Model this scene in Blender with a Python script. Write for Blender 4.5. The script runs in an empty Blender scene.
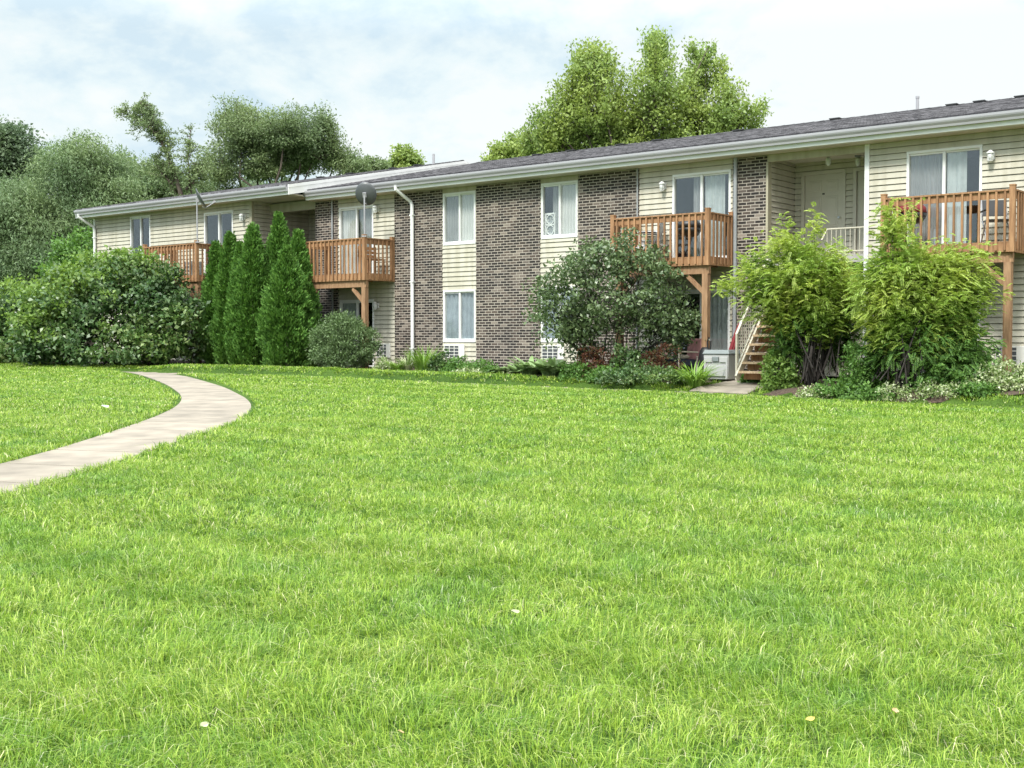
import bpy, bmesh, math
import numpy as np
from mathutils import Vector, Matrix

# ------------------------------------------------------------------ camera, sky, sun, exposure
S = bpy.context.scene
COL = S.collection
F, PITCH, EYE = 1200.0, math.atan(44 / 1200), np.array([0, 0, 1.5])
cd = bpy.data.cameras.new('camera'); cam = bpy.data.objects.new('camera', cd); COL.objects.link(cam)
cd.sensor_width = 36; cd.lens = 36 * F / 1024; cd.clip_start = .1; cd.clip_end = 2000
cam.location = EYE; cam.rotation_euler = (math.pi / 2 - PITCH, 0, 0)
S.camera = cam
S.view_settings.view_transform = 'Standard'; S.view_settings.look = 'None'
S.view_settings.gamma = 1; S.view_settings.exposure = 1.6
SUN_EL, SUN_AZ = math.radians(50), math.radians(212)      # azimuth clockwise from +Y
sl = bpy.data.lights.new('sun', 'SUN'); sun = bpy.data.objects.new('sun', sl); COL.objects.link(sun)
sl.energy = 1.5; sl.angle = math.radians(11); sl.color = (1, .965, .9)
sd = Vector((math.sin(SUN_AZ) * math.cos(SUN_EL), math.cos(SUN_AZ) * math.cos(SUN_EL), math.sin(SUN_EL)))
sun.rotation_euler = sd.to_track_quat('Z', 'Y').to_euler()
W = bpy.data.worlds.new('World'); S.world = W; W.use_nodes = True
S.cycles.max_bounces = 8; S.cycles.transparent_max_bounces = 12; S.cycles.diffuse_bounces = 3
S.cycles.glossy_bounces = 3; S.cycles.transmission_bounces = 4


def world():
    nt = W.node_tree; n = nt.nodes; l = nt.links; n.clear()
    out = n.new('ShaderNodeOutputWorld'); bg = n.new('ShaderNodeBackground')
    sky = n.new('ShaderNodeTexSky'); sky.sky_type = 'NISHITA'; sky.sun_disc = False
    sky.sun_elevation = SUN_EL; sky.sun_rotation = SUN_AZ; sky.air_density = 1; sky.dust_density = 2
    tc = n.new('ShaderNodeTexCoord'); sep = n.new('ShaderNodeSeparateXYZ'); l.new(tc.outputs['Generated'], sep.inputs[0])

    def mth(op, a, b=None, clamp=False):
        m = n.new('ShaderNodeMath'); m.operation = op; m.use_clamp = clamp
        for i, v in enumerate((a, b)):
            if v is None: continue
            if isinstance(v, (int, float)): m.inputs[i].default_value = v
            else: l.new(v, m.inputs[i])
        return m.outputs[0]
    z = mth('MAXIMUM', sep.outputs[2], 0.0)
    zz = mth('ADD', z, .42)
    cx = mth('DIVIDE', sep.outputs[0], zz); cy = mth('DIVIDE', sep.outputs[1], zz)
    cmb = n.new('ShaderNodeCombineXYZ'); l.new(cx, cmb.inputs[0]); l.new(cy, cmb.inputs[1])
    no = n.new('ShaderNodeTexNoise'); no.inputs['Scale'].default_value = 3.9; no.inputs['Detail'].default_value = 11
    no.inputs['Roughness'].default_value = .60; no.inputs['Distortion'].default_value = .35
    mp = n.new('ShaderNodeMapping'); mp.inputs['Location'].default_value = (3.1, 1.7, 0); l.new(cmb.outputs[0], mp.inputs[0])
    l.new(mp.outputs[0], no.inputs['Vector'])
    # the cloud deck is thicker towards the right of the view
    side = mth('MULTIPLY', mth('ADD', sep.outputs[0], .12), .36)
    n2 = n.new('ShaderNodeTexNoise'); n2.inputs['Scale'].default_value = 12; n2.inputs['Detail'].default_value = 6; n2.inputs['Roughness'].default_value = .55
    l.new(mp.outputs[0], n2.inputs['Vector'])
    mott = mth('MULTIPLY', mth('SUBTRACT', n2.outputs[0], .5), .55)
    d = mth('ADD', mth('ADD', no.outputs[0], side), mott)
    cr = n.new('ShaderNodeValToRGB'); l.new(d, cr.inputs[0])
    e = cr.color_ramp.elements
    e[0].position = .34; e[0].color = (.68, .825, .90, 1)
    e[1].position = .60; e[1].color = (.97, 1.0, .975, 1)
    k = e.new(.47); k.color = (.85, .95, .955, 1)
    # overcast sky: level low down, overhead part boosted to add ambient light
    grad = mth('ADD', mth('MULTIPLY', mth('MAXIMUM', mth('SUBTRACT', z, .24), 0.0), 1.6), .33)
    sc = n.new('ShaderNodeVectorMath'); sc.operation = 'SCALE'; l.new(cr.outputs[0], sc.inputs[0]); l.new(grad, sc.inputs['Scale'])
    sk = n.new('ShaderNodeVectorMath'); sk.operation = 'SCALE'; l.new(sky.outputs[0], sk.inputs[0]); sk.inputs['Scale'].default_value = .10
    mx = n.new('ShaderNodeMix'); mx.data_type = 'RGBA'; mx.inputs['Factor'].default_value = .93
    l.new(sk.outputs[0], mx.inputs['A']); l.new(sc.outputs[0], mx.inputs['B'])
    l.new(mx.outputs['Result'], bg.inputs[0]); bg.inputs[1].default_value = 1
    l.new(bg.outputs[0], out.inputs[0])


world()

# ------------------------------------------------------------------ frames of reference
UD = np.array([.7833, -.6217, 0]); UD /= np.linalg.norm(UD)       # along the main facade, to the right
NV = np.array([UD[1], -UD[0], 0])                                 # out of the facade, towards the lawn
ORG = np.array([-.053, 31.8, 0])
ANG = math.atan2(UD[1], UD[0])


def uv_of(X, Y):
    dx, dy = X - ORG[0], Y - ORG[1]
    return dx * UD[0] + dy * UD[1], dx * NV[0] + dy * NV[1]


def wp(u, v, z=0.0): return ORG + UD * u + NV * v + np.array([0, 0, z])


def ss(a, b, x):
    t = np.clip((x - a) / (b - a), 0, 1); return t * t * (3 - 2 * t)


def tz(X, Y):
    X = np.asarray(X, float); Y = np.asarray(Y, float)
    b = .02 * np.minimum(Y, 45) + .012 * np.sin(X * .5 + 1) * np.sin(Y * .37) + .008 * np.sin(X * 1.3 + Y * .9)
    u, v = uv_of(X, Y)
    pad = np.maximum(b, .60)
    k = 1 - ss(1.0, 3.0, v)
    z = b + (pad - b) * k
    c = np.interp(u, [-9.6, -5, 0, 8, 21], [5.3, 4.55, 4.05, 3.75, 3.7]); dip = 1 - ss(.5, .95, np.abs(v - c))
    on = ss(-10.4, -8.6, u) * (u < 21) * (1 - ss(6.0, 6.8, u) * (1 - ss(9.0, 9.8, u)))
    bank = .10 * (1 - ss(c - .72, c - .52, v)) * ss(c - 2.6, c - 1.2, v)
    return z - .08 * dip * (u > -9.8) * (u < 21) + bank * on


def at(x, y, Y):
    c, s = math.cos(PITCH), math.sin(PITCH)
    d = np.array([(x - 512) / F, c - (y - 384) / F * s, -s - (y - 384) / F * c])
    return EYE + d * (Y / d[1])


# ------------------------------------------------------------------ object helpers
def tag(o, label=None, cat=None, group=None, kind=None):
    if label: o['label'] = label
    if cat: o['category'] = cat
    if group: o['group'] = group
    if kind: o['kind'] = kind
    return o


def thing(name, label, cat, loc=(0, 0, 0), rz=0.0, group=None):
    o = bpy.data.objects.new(name, None); COL.objects.link(o); o.empty_display_size = .1
    o.location = loc; o.rotation_euler = (0, 0, rz)
    return tag(o, label, cat, group)


def link(name, me, mat, parent=None):
    o = bpy.data.objects.new(name, me); COL.objects.link(o)
    if mat is not None: me.materials.append(mat)
    if parent is not None: o.parent = parent
    return o


def np_mesh(name, verts, faces_by_size):
    """verts (N,3); faces_by_size: list of int arrays (n,k)"""
    me = bpy.data.meshes.new(name)
    verts = np.ascontiguousarray(verts, np.float32)
    me.vertices.add(len(verts)); me.vertices.foreach_set('co', verts.ravel())
    loops = np.concatenate([f.ravel() for f in faces_by_size]).astype(np.int32)
    tot = np.concatenate([np.full(len(f), f.shape[1], np.int32) for f in faces_by_size])
    me.loops.add(len(loops)); me.loops.foreach_set('vertex_index', loops)
    me.polygons.add(len(tot)); st = np.zeros(len(tot), np.int32); st[1:] = np.cumsum(tot)[:-1]
    me.polygons.foreach_set('loop_start', st)
    me.update(calc_edges=True)
    return me


class MB:
    """collects boxes, tubes and faces; build() links them as one mesh object"""
    def __init__(s): s.v = []; s.f = []
    def add(s, vs, fs):
        b = len(s.v); s.v += [tuple(map(float, p)) for p in vs]; s.f += [tuple(b + i for i in f) for f in fs]; return s
    def hexa(s, p): return s.add(p, [(0, 3, 2, 1), (4, 5, 6, 7), (0, 1, 5, 4), (1, 2, 6, 5), (2, 3, 7, 6), (3, 0, 4, 7)])
    def box(s, u0, u1, v0, v1, z0, z1):        # building frame: x = u, y = -v
        y0, y1 = -v1, -v0
        return s.hexa([(u0, y0, z0), (u1, y0, z0), (u1, y1, z0), (u0, y1, z0), (u0, y0, z1), (u1, y0, z1), (u1, y1, z1), (u0, y1, z1)])
    def cbox(s, c, d):
        x, y, z = c; a, b, h = d[0] / 2, d[1] / 2, d[2] / 2
        return s.hexa([(x - a, y - b, z - h), (x + a, y - b, z - h), (x + a, y + b, z - h), (x - a, y + b, z - h),
                       (x - a, y - b, z + h), (x + a, y - b, z + h), (x + a, y + b, z + h), (x - a, y + b, z + h)])
    def bar(s, p, q, w, h):                     # rectangular bar from p to q
        p, q = Vector(p), Vector(q); d = (q - p).normalized()
        side = d.cross(Vector((0, 0, 1)))
        side = Vector((1, 0, 0)) if side.length < 1e-4 else side.normalized()
        up = side.cross(d).normalized(); a, b = side * w / 2, up * h / 2
        return s.hexa([p - a - b, p + a - b, q + a - b, q - a - b, p - a + b, p + a + b, q + a + b, q - a + b])
    def tube(s, pts, r, n=8, cap=True):
        pts = [Vector(p) for p in pts]
        rs = r if hasattr(r, '__len__') else [r] * len(pts)
        b = len(s.v); ref = None
        for i, p in enumerate(pts):
            d = (pts[min(i + 1, len(pts) - 1)] - pts[max(i - 1, 0)]).normalized()
            if ref is None: ref = Vector((0, 0, 1)) if abs(d.z) < .9 else Vector((1, 0, 0))
            a = (ref - d * ref.dot(d)).normalized(); c = d.cross(a); ref = a
            for k in range(n):
                t = 2 * math.pi * k / n; s.v.append(tuple(p + (a * math.cos(t) + c * math.sin(t)) * rs[i]))
        for i in range(len(pts) - 1):
            for k in range(n):
                s.f.append((b + i * n + k, b + i * n + (k + 1) % n, b + (i + 1) * n + (k + 1) % n, b + (i + 1) * n + k))
        if cap:
            s.f.append(tuple(b + k for k in reversed(range(n)))); s.f.append(tuple(b + (len(pts) - 1) * n + k for k in range(n)))
        return s
    def lathe(s, prof, c=(0, 0, 0), n=20):      # profile of (r, z)
        b = len(s.v); m = len(prof)
        for r, z in prof:
            for k in range(n):
                t = 2 * math.pi * k / n; s.v.append((c[0] + r * math.cos(t), c[1] + r * math.sin(t), c[2] + z))
        for i in range(m - 1):
            for k in range(n):
                s.f.append((b + i * n + k, b + i * n + (k + 1) % n, b + (i + 1) * n + (k + 1) % n, b + (i + 1) * n + k))
        s.f.append(tuple(b + k for k in reversed(range(n)))); s.f.append(tuple(b + (m - 1) * n + k for k in range(n)))
        return s
    def xform(s, M): s.v = [tuple(M @ Vector(p)) for p in s.v]; return s
    def build(s, name, mat, parent=None, bevel=0, smooth=False):
        me = bpy.data.meshes.new(name); me.from_pydata(s.v, [], s.f); me.update()
        if smooth:
            for p in me.polygons: p.use_smooth = True
        o = link(name, me, mat, parent)
        if bevel:
            m = o.modifiers.new('edge', 'BEVEL'); m.width = bevel; m.segments = 2; m.limit_method = 'ANGLE'
        return o


# ------------------------------------------------------------------ materials
MATS = {}


def new_mat(name):
    m = bpy.data.materials.new(name); m.use_nodes = True
    return m, m.node_tree.nodes, m.node_tree.links, m.node_tree.nodes['Principled BSDF']


def plain(name, col, rough=.55, metal=0.0, spec=.5, var=.12, scale=3.0, bump=0.0, stretch=(1, 1, 1), slab=0.0):
    """painted or moulded surface with soft natural variation"""
    m, n, l, b = new_mat(name)
    tc = n.new('ShaderNodeTexCoord'); mp = n.new('ShaderNodeMapping'); mp.inputs['Scale'].default_value = stretch
    no = n.new('ShaderNodeTexNoise'); no.inputs['Scale'].default_value = scale; no.inputs['Detail'].default_value = 6
    l.new(tc.outputs['Object'], mp.inputs[0]); l.new(mp.outputs[0], no.inputs['Vector'])
    r = n.new('ShaderNodeValToRGB'); l.new(no.outputs[0], r.inputs[0])
    c = np.array(col)
    r.color_ramp.elements[0].position = .3; r.color_ramp.elements[0].color = (*(c * (1 - var)), 1)
    r.color_ramp.elements[1].position = .7; r.color_ramp.elements[1].color = (*np.minimum(c * (1 + var), 1), 1)
    col = r.outputs[0]
    if slab:
        g = n.new('ShaderNodeNewGeometry'); hs = n.new('ShaderNodeHueSaturation'); mr = n.new('ShaderNodeMapRange'); l.new(g.outputs['Random Per Island'], mr.inputs[0])
        mr.inputs[3].default_value = 1 - slab; mr.inputs[4].default_value = 1 + slab; l.new(mr.outputs[0], hs.inputs['Value']); l.new(col, hs.inputs['Color']); col = hs.outputs[0]
    l.new(col, b.inputs['Base Color'])
    b.inputs['Roughness'].default_value = rough; b.inputs['Metallic'].default_value = metal
    b.inputs['Specular IOR Level'].default_value = spec
    if bump:
        bp = n.new('ShaderNodeBump'); bp.inputs['Strength'].default_value = bump; bp.inputs['Distance'].default_value = .01
        l.new(no.outputs[0], bp.inputs['Height']); l.new(bp.outputs[0], b.inputs['Normal'])
    return m


def brick_mat():
    m, n, l, b = new_mat('brick')
    tc = n.new('ShaderNodeTexCoord'); sp = n.new('ShaderNodeSeparateXYZ'); l.new(tc.outputs['Object'], sp.inputs[0])
    ad = n.new('ShaderNodeMath'); l.new(sp.outputs[0], ad.inputs[0]); l.new(sp.outputs[1], ad.inputs[1])
    cb = n.new('ShaderNodeCombineXYZ'); l.new(ad.outputs[0], cb.inputs[0]); l.new(sp.outputs[2], cb.inputs[1])
    wob = n.new('ShaderNodeTexNoise'); wob.inputs['Scale'].default_value = 9; l.new(cb.outputs[0], wob.inputs['Vector'])
    wm = n.new('ShaderNodeVectorMath'); wm.operation = 'SCALE'; wm.inputs['Scale'].default_value = .012; l.new(wob.outputs['Color'], wm.inputs[0])
    wa = n.new('ShaderNodeVectorMath'); wa.operation = 'ADD'; l.new(cb.outputs[0], wa.inputs[0]); l.new(wm.outputs[0], wa.inputs[1])
    br = n.new('ShaderNodeTexBrick'); l.new(wa.outputs[0], br.inputs['Vector'])
    br.inputs['Scale'].default_value = 1; br.inputs['Brick Width'].default_value = .212; br.inputs['Row Height'].default_value = .0715
    br.inputs['Mortar Size'].default_value = .0098; br.inputs['Mortar Smooth'].default_value = .25; br.inputs['Bias'].default_value = 0
    br.inputs['Color1'].default_value = (0, 0, 0, 1); br.inputs['Color2'].default_value = (1, 1, 1, 1); br.inputs['Mortar'].default_value = (.5, .5, .5, 1)
    r = n.new('ShaderNodeValToRGB'); l.new(br.outputs['Color'], r.inputs[0]); e = r.color_ramp.elements
    e[0].position = 0; e[0].color = (.020, .016, .015, 1); e[1].position = 1; e[1].color = (.25, .215, .18, 1)
    for p, c in ((.36, (.024, .019, .016)), (.60, (.050, .038, .031)), (.76, (.090, .068, .054)), (.88, (.125, .105, .09)), (.95, (.18, .152, .128))):
        k = e.new(p); k.color = (*c, 1)
    no = n.new('ShaderNodeTexNoise'); no.inputs['Scale'].default_value = 25; no.inputs['Detail'].default_value = 5; l.new(tc.outputs['Object'], no.inputs['Vector'])
    mr = n.new('ShaderNodeValToRGB'); l.new(no.outputs[0], mr.inputs[0])
    mr.color_ramp.elements[0].color = (.34, .31, .27, 1); mr.color_ramp.elements[1].color = (.50, .455, .395, 1)
    mx = n.new('ShaderNodeMix'); mx.data_type = 'RGBA'; l.new(br.outputs['Fac'], mx.inputs['Factor'])
    l.new(r.outputs[0], mx.inputs['A']); l.new(mr.outputs[0], mx.inputs['B'])
    # weathering with large soft patches
    n2 = n.new('ShaderNodeTexNoise'); n2.inputs['Scale'].default_value = .9; n2.inputs['Detail'].default_value = 4; l.new(tc.outputs['Object'], n2.inputs['Vector'])
    r2 = n.new('ShaderNodeValToRGB'); l.new(n2.outputs[0], r2.inputs[0])
    r2.color_ramp.elements[0].position = .35; r2.color_ramp.elements[0].color = (.80, .78, .78, 1)
    r2.color_ramp.elements[1].position = .68; r2.color_ramp.elements[1].color = (1.12, 1.08, 1.04, 1)
    mu = n.new('ShaderNodeMix'); mu.data_type = 'RGBA'; mu.blend_type = 'MULTIPLY'; mu.inputs['Factor'].default_value = 1
    l.new(mx.outputs['Result'], mu.inputs['A']); l.new(r2.outputs[0], mu.inputs['B'])
    l.new(mu.outputs['Result'], b.inputs['Base Color']); b.inputs['Roughness'].default_value = .85
    inv = n.new('ShaderNodeMath'); inv.operation = 'SUBTRACT'; inv.inputs[0].default_value = 1; l.new(br.outputs['Fac'], inv.inputs[1])
    bp = n.new('ShaderNodeBump'); bp.inputs['Strength'].default_value = .7; bp.inputs['Distance'].default_value = .012
    l.new(inv.outputs[0], bp.inputs['Height']); l.new(bp.outputs[0], b.inputs['Normal'])
    return m


def siding_mat(name, col):
    m, n, l, b = new_mat(name)
    tc = n.new('ShaderNodeTexCoord')
    mp = n.new('ShaderNodeMapping'); mp.inputs['Scale'].default_value = (.35, .35, 1.6); l.new(tc.outputs['Object'], mp.inputs[0])
    no = n.new('ShaderNodeTexNoise'); no.inputs['Scale'].default_value = 2.2; no.inputs['Detail'].default_value = 7; l.new(mp.outputs[0], no.inputs['Vector'])
    r = n.new('ShaderNodeValToRGB'); l.new(no.outputs[0], r.inputs[0]); c = np.array(col)
    r.color_ramp.elements[0].position = .3; r.color_ramp.elements[0].color = (*(c * .9), 1)
    r.color_ramp.elements[1].position = .65; r.color_ramp.elements[1].color = (*c, 1)
    m2 = n.new('ShaderNodeMapping'); m2.inputs['Scale'].default_value = (2.6, 2.6, .22); l.new(tc.outputs['Object'], m2.inputs[0])
    n2 = n.new('ShaderNodeTexNoise'); n2.inputs['Scale'].default_value = 2.0; n2.inputs['Detail'].default_value = 6; l.new(m2.outputs[0], n2.inputs['Vector'])
    r2 = n.new('ShaderNodeValToRGB'); l.new(n2.outputs[0], r2.inputs[0])
    r2.color_ramp.elements[0].position = .36; r2.color_ramp.elements[0].color = (.84, .83, .79, 1); r2.color_ramp.elements[1].position = .55; r2.color_ramp.elements[1].color = (1, 1, 1, 1)
    mu = n.new('ShaderNodeMix'); mu.data_type = 'RGBA'; mu.blend_type = 'MULTIPLY'; mu.inputs['Factor'].default_value = 1
    l.new(r.outputs[0], mu.inputs['A']); l.new(r2.outputs[0], mu.inputs['B'])
    l.new(mu.outputs['Result'], b.inputs['Base Color']); b.inputs['Roughness'].default_value = .5; b.inputs['Specular IOR Level'].default_value = .35
    return m


def wood_mat(name, c0, c1):
    m, n, l, b = new_mat(name)
    tc = n.new('ShaderNodeTexCoord')
    mp = n.new('ShaderNodeMapping'); mp.inputs['Scale'].default_value = (9, 9, 1.1); l.new(tc.outputs['Object'], mp.inputs[0])
    no = n.new('ShaderNodeTexNoise'); no.inputs['Scale'].default_value = 3; no.inputs['Detail'].default_value = 8; l.new(mp.outputs[0], no.inputs['Vector'])
    r = n.new('ShaderNodeValToRGB'); l.new(no.outputs[0], r.inputs[0])
    r.color_ramp.elements[0].position = .3; r.color_ramp.elements[0].color = (*c0, 1)
    r.color_ramp.elements[1].position = .72; r.color_ramp.elements[1].color = (*c1, 1)
    g = n.new('ShaderNodeNewGeometry'); hs = n.new('ShaderNodeHueSaturation')
    mm = n.new('ShaderNodeMapRange'); l.new(g.outputs['Random Per Island'], mm.inputs[0]); mm.inputs[3].default_value = .72; mm.inputs[4].default_value = 1.25
    l.new(mm.outputs[0], hs.inputs['Value']); l.new(r.outputs[0], hs.inputs['Color']); l.new(hs.outputs[0], b.inputs['Base Color'])
    b.inputs['Roughness'].default_value = .72; b.inputs['Specular IOR Level'].default_value = .3
    bp = n.new('ShaderNodeBump'); bp.inputs['Strength'].default_value = .3; bp.inputs['Distance'].default_value = .006
    l.new(no.outputs[0], bp.inputs['Height']); l.new(bp.outputs[0], b.inputs['Normal'])
    return m


def shingle_mat():
    m, n, l, b = new_mat('shingles')
    tc = n.new('ShaderNodeTexCoord')
    br = n.new('ShaderNodeTexBrick'); l.new(tc.outputs['Object'], br.inputs['Vector'])
    br.inputs['Scale'].default_value = 1; br.inputs['Brick Width'].default_value = .16; br.inputs['Row Height'].default_value = .125
    br.inputs['Mortar Size'].default_value = .008; br.inputs['Mortar Smooth'].default_value = .3
    br.inputs['Color1'].default_value = (0, 0, 0, 1); br.inputs['Color2'].default_value = (1, 1, 1, 1); br.inputs['Mortar'].default_value = (0, 0, 0, 1)
    no = n.new('ShaderNodeTexNoise'); no.inputs['Scale'].default_value = 9; no.inputs['Detail'].default_value = 9; no.inputs['Roughness'].default_value = .8
    l.new(tc.outputs['Object'], no.inputs['Vector'])
    mx = n.new('ShaderNodeMix'); mx.data_type = 'RGBA'; mx.inputs['Factor'].default_value = .62
    l.new(br.outputs['Color'], mx.inputs['A']); l.new(no.outputs['Fac'], mx.inputs['B'])
    r = n.new('ShaderNodeValToRGB'); l.new(mx.outputs['Result'], r.inputs[0])
    r.color_ramp.elements[0].position = .25; r.color_ramp.elements[0].color = (.030, .029, .033, 1)
    r.color_ramp.elements[1].position = .80; r.color_ramp.elements[1].color = (.26, .25, .265, 1)
    l.new(r.outputs[0], b.inputs['Base Color']); b.inputs['Roughness'].default_value = .95; b.inputs['Specular IOR Level'].default_value = .15
    bp = n.new('ShaderNodeBump'); bp.inputs['Strength'].default_value = .8; bp.inputs['Distance'].default_value = .02
    l.new(mx.outputs['Result'], bp.inputs['Height']); l.new(bp.outputs[0], b.inputs['Normal'])
    return m


def glass_mat():
    m, n, l, b = new_mat('window_glass')
    n.remove(b); o = n['Material Output']
    t = n.new('ShaderNodeBsdfTransparent'); t.inputs[0].default_value = (.96, .97, .96, 1)
    g = n.new('ShaderNodeBsdfGlossy'); g.inputs['Roughness'].default_value = .02; g.inputs['Color'].default_value = (.95, .98, 1, 1)
    no = n.new('ShaderNodeTexNoise'); no.inputs['Scale'].default_value = 1.6; tc = n.new('ShaderNodeTexCoord'); l.new(tc.outputs['Object'], no.inputs['Vector'])
    bp = n.new('ShaderNodeBump'); bp.inputs['Strength'].default_value = .04; bp.inputs['Distance'].default_value = .02
    l.new(no.outputs[0], bp.inputs['Height']); l.new(bp.outputs[0], g.inputs['Normal'])
    lw = n.new('ShaderNodeLayerWeight'); lw.inputs[0].default_value = .5
    pw = n.new('ShaderNodeMath'); pw.operation = 'POWER'; l.new(lw.outputs['Facing'], pw.inputs[0]); pw.inputs[1].default_value = 5
    f = n.new('ShaderNodeMath'); f.operation = 'MULTIPLY_ADD'; l.new(pw.outputs[0], f.inputs[0]); f.inputs[1].default_value = .9; f.inputs[2].default_value = .09
    mx = n.new('ShaderNodeMixShader'); l.new(f.outputs[0], mx.inputs[0]); l.new(t.outputs[0], mx.inputs[1]); l.new(g.outputs[0], mx.inputs[2])
    l.new(mx.outputs[0], o.inputs[0])
    return m


def leaf_mat(name, cols, trans=.3, rough=.5, spec=.35, patch=None, patch_scale=1.2):
    """cols: list of colours picked at random leaf by leaf"""
    m, n, l, b = new_mat(name); o = n['Material Output']
    g = n.new('ShaderNodeNewGeometry'); r = n.new('ShaderNodeValToRGB'); l.new(g.outputs['Random Per Island'], r.inputs[0])
    e = r.color_ramp.elements
    while len(e) > 1: e.remove(e[0])
    e[0].position = 0; e[0].color = (*cols[0], 1)
    for i, c in enumerate(cols[1:], 1):
        k = e.new(i / (len(cols) - 1)); k.color = (*c, 1)
    col = r.outputs[0]
    if patch:
        tc = n.new('ShaderNodeTexCoord'); no = n.new('ShaderNodeTexNoise'); no.inputs['Scale'].default_value = patch_scale; no.inputs['Detail'].default_value = 3
        l.new(tc.outputs['Object'], no.inputs['Vector'])
        r2 = n.new('ShaderNodeValToRGB'); l.new(no.outputs[0], r2.inputs[0])
        r2.color_ramp.elements[0].position = .38; r2.color_ramp.elements[0].color = (*patch[0], 1)
        r2.color_ramp.elements[1].position = .64; r2.color_ramp.elements[1].color = (*patch[1], 1)
        mu = n.new('ShaderNodeMix'); mu.data_type = 'RGBA'; mu.blend_type = 'MULTIPLY'; mu.inputs['Factor'].default_value = 1
        l.new(col, mu.inputs['A']); l.new(r2.outputs[0], mu.inputs['B']); col = mu.outputs['Result']
    l.new(col, b.inputs['Base Color']); b.inputs['Roughness'].default_value = rough; b.inputs['Specular IOR Level'].default_value = spec
    t = n.new('ShaderNodeBsdfTranslucent'); hs = n.new('ShaderNodeHueSaturation'); hs.inputs['Hue'].default_value = .49; hs.inputs['Saturation'].default_value = 1.1
    hs.inputs['Value'].default_value = 1.3; l.new(col, hs.inputs['Color']); l.new(hs.outputs[0], t.inputs[0])
    mx = n.new('ShaderNodeMixShader'); mx.inputs[0].default_value = trans
    l.new(b.outputs[0], mx.inputs[1]); l.new(t.outputs[0], mx.inputs[2]); l.new(mx.outputs[0], o.inputs[0])
    return m


def ground_mat():
    m, n, l, b = new_mat('lawn_soil')
    tc = n.new('ShaderNodeTexCoord')
    n1 = n.new('ShaderNodeTexNoise'); n1.inputs['Scale'].default_value = .5; n1.inputs['Detail'].default_value = 5; l.new(tc.outputs['Object'], n1.inputs['Vector'])
    n2 = n.new('ShaderNodeTexNoise'); n2.inputs['Scale'].default_value = 30; n2.inputs['Detail'].default_value = 6; l.new(tc.outputs['Object'], n2.inputs['Vector'])
    r1 = n.new('ShaderNodeValToRGB'); l.new(n1.outputs[0], r1.inputs[0])
    r1.color_ramp.elements[0].position = .35; r1.color_ramp.elements[0].color = (.05, .10, .018, 1)
    r1.color_ramp.elements[1].position = .65; r1.color_ramp.elements[1].color = (.09, .16, .028, 1)
    r2 = n.new('ShaderNodeValToRGB'); l.new(n2.outputs[0], r2.inputs[0])
    r2.color_ramp.elements[0].position = .3; r2.color_ramp.elements[0].color = (.4, .42, .35, 1)
    r2.color_ramp.elements[1].position = .7; r2.color_ramp.elements[1].color = (1, 1, 1, 1)
    mu = n.new('ShaderNodeMix'); mu.data_type = 'RGBA'; mu.blend_type = 'MULTIPLY'; mu.inputs['Factor'].default_value = 1
    l.new(r1.outputs[0], mu.inputs['A']); l.new(r2.outputs[0], mu.inputs['B'])
    l.new(mu.outputs['Result'], b.inputs['Base Color']); b.inputs['Roughness'].default_value = .95; b.inputs['Specular IOR Level'].default_value = .1
    bp = n.new('ShaderNodeBump'); bp.inputs['Strength'].default_value = .8; bp.inputs['Distance'].default_value = .04
    l.new(n2.outputs[0], bp.inputs['Height']); l.new(bp.outputs[0], b.inputs['Normal'])
    return m


def grass_mat():
    m, n, l, b = new_mat('grass_blades'); o = n['Material Output']
    g = n.new('ShaderNodeNewGeometry'); tc = n.new('ShaderNodeTexCoord')
    r = n.new('ShaderNodeValToRGB'); l.new(g.outputs['Random Per Island'], r.inputs[0]); e = r.color_ramp.elements
    e[0].position = 0; e[0].color = (.055, .125, .014, 1); e[1].position = 1; e[1].color = (.62, .58, .34, 1)
    for p, c in ((.25, (.13, .25, .022)), (.55, (.235, .37, .034)), (.82, (.34, .46, .065)), (.95, (.44, .53, .15)), (.972, (.58, .57, .33))):
        k = e.new(p); k.color = (*c, 1)
    n1 = n.new('ShaderNodeTexNoise'); n1.inputs['Scale'].default_value = 1.3; n1.inputs['Detail'].default_value = 7; n1.inputs['Roughness'].default_value = .68
    l.new(tc.outputs['Object'], n1.inputs['Vector'])
    r1 = n.new('ShaderNodeValToRGB'); l.new(n1.outputs[0], r1.inputs[0]); q = r1.color_ramp.elements
    q[0].position = .36; q[0].color = (.74, .86, .95, 1); q[1].position = .66; q[1].color = (1.2, 1.1, 1.4, 1)
    k = q.new(.5); k.color = (1, 1, .95, 1)
    mu = n.new('ShaderNodeMix'); mu.data_type = 'RGBA'; mu.blend_type = 'MULTIPLY'; mu.inputs['Factor'].default_value = 1
    l.new(r.outputs[0], mu.inputs['A']); l.new(r1.outputs[0], mu.inputs['B'])
    l.new(mu.outputs['Result'], b.inputs['Base Color']); b.inputs['Roughness'].default_value = .42; b.inputs['Specular IOR Level'].default_value = .28
    t = n.new('ShaderNodeBsdfTranslucent'); hs = n.new('ShaderNodeHueSaturation'); hs.inputs['Value'].default_value = 1.25; l.new(mu.outputs['Result'], hs.inputs['Color'])
    l.new(hs.outputs[0], t.inputs[0])
    mx = n.new('ShaderNodeMixShader'); mx.inputs[0].default_value = .28
    l.new(b.outputs[0], mx.inputs[1]); l.new(t.outputs[0], mx.inputs[2]); l.new(mx.outputs[0], o.inputs[0])
    return m


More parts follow.
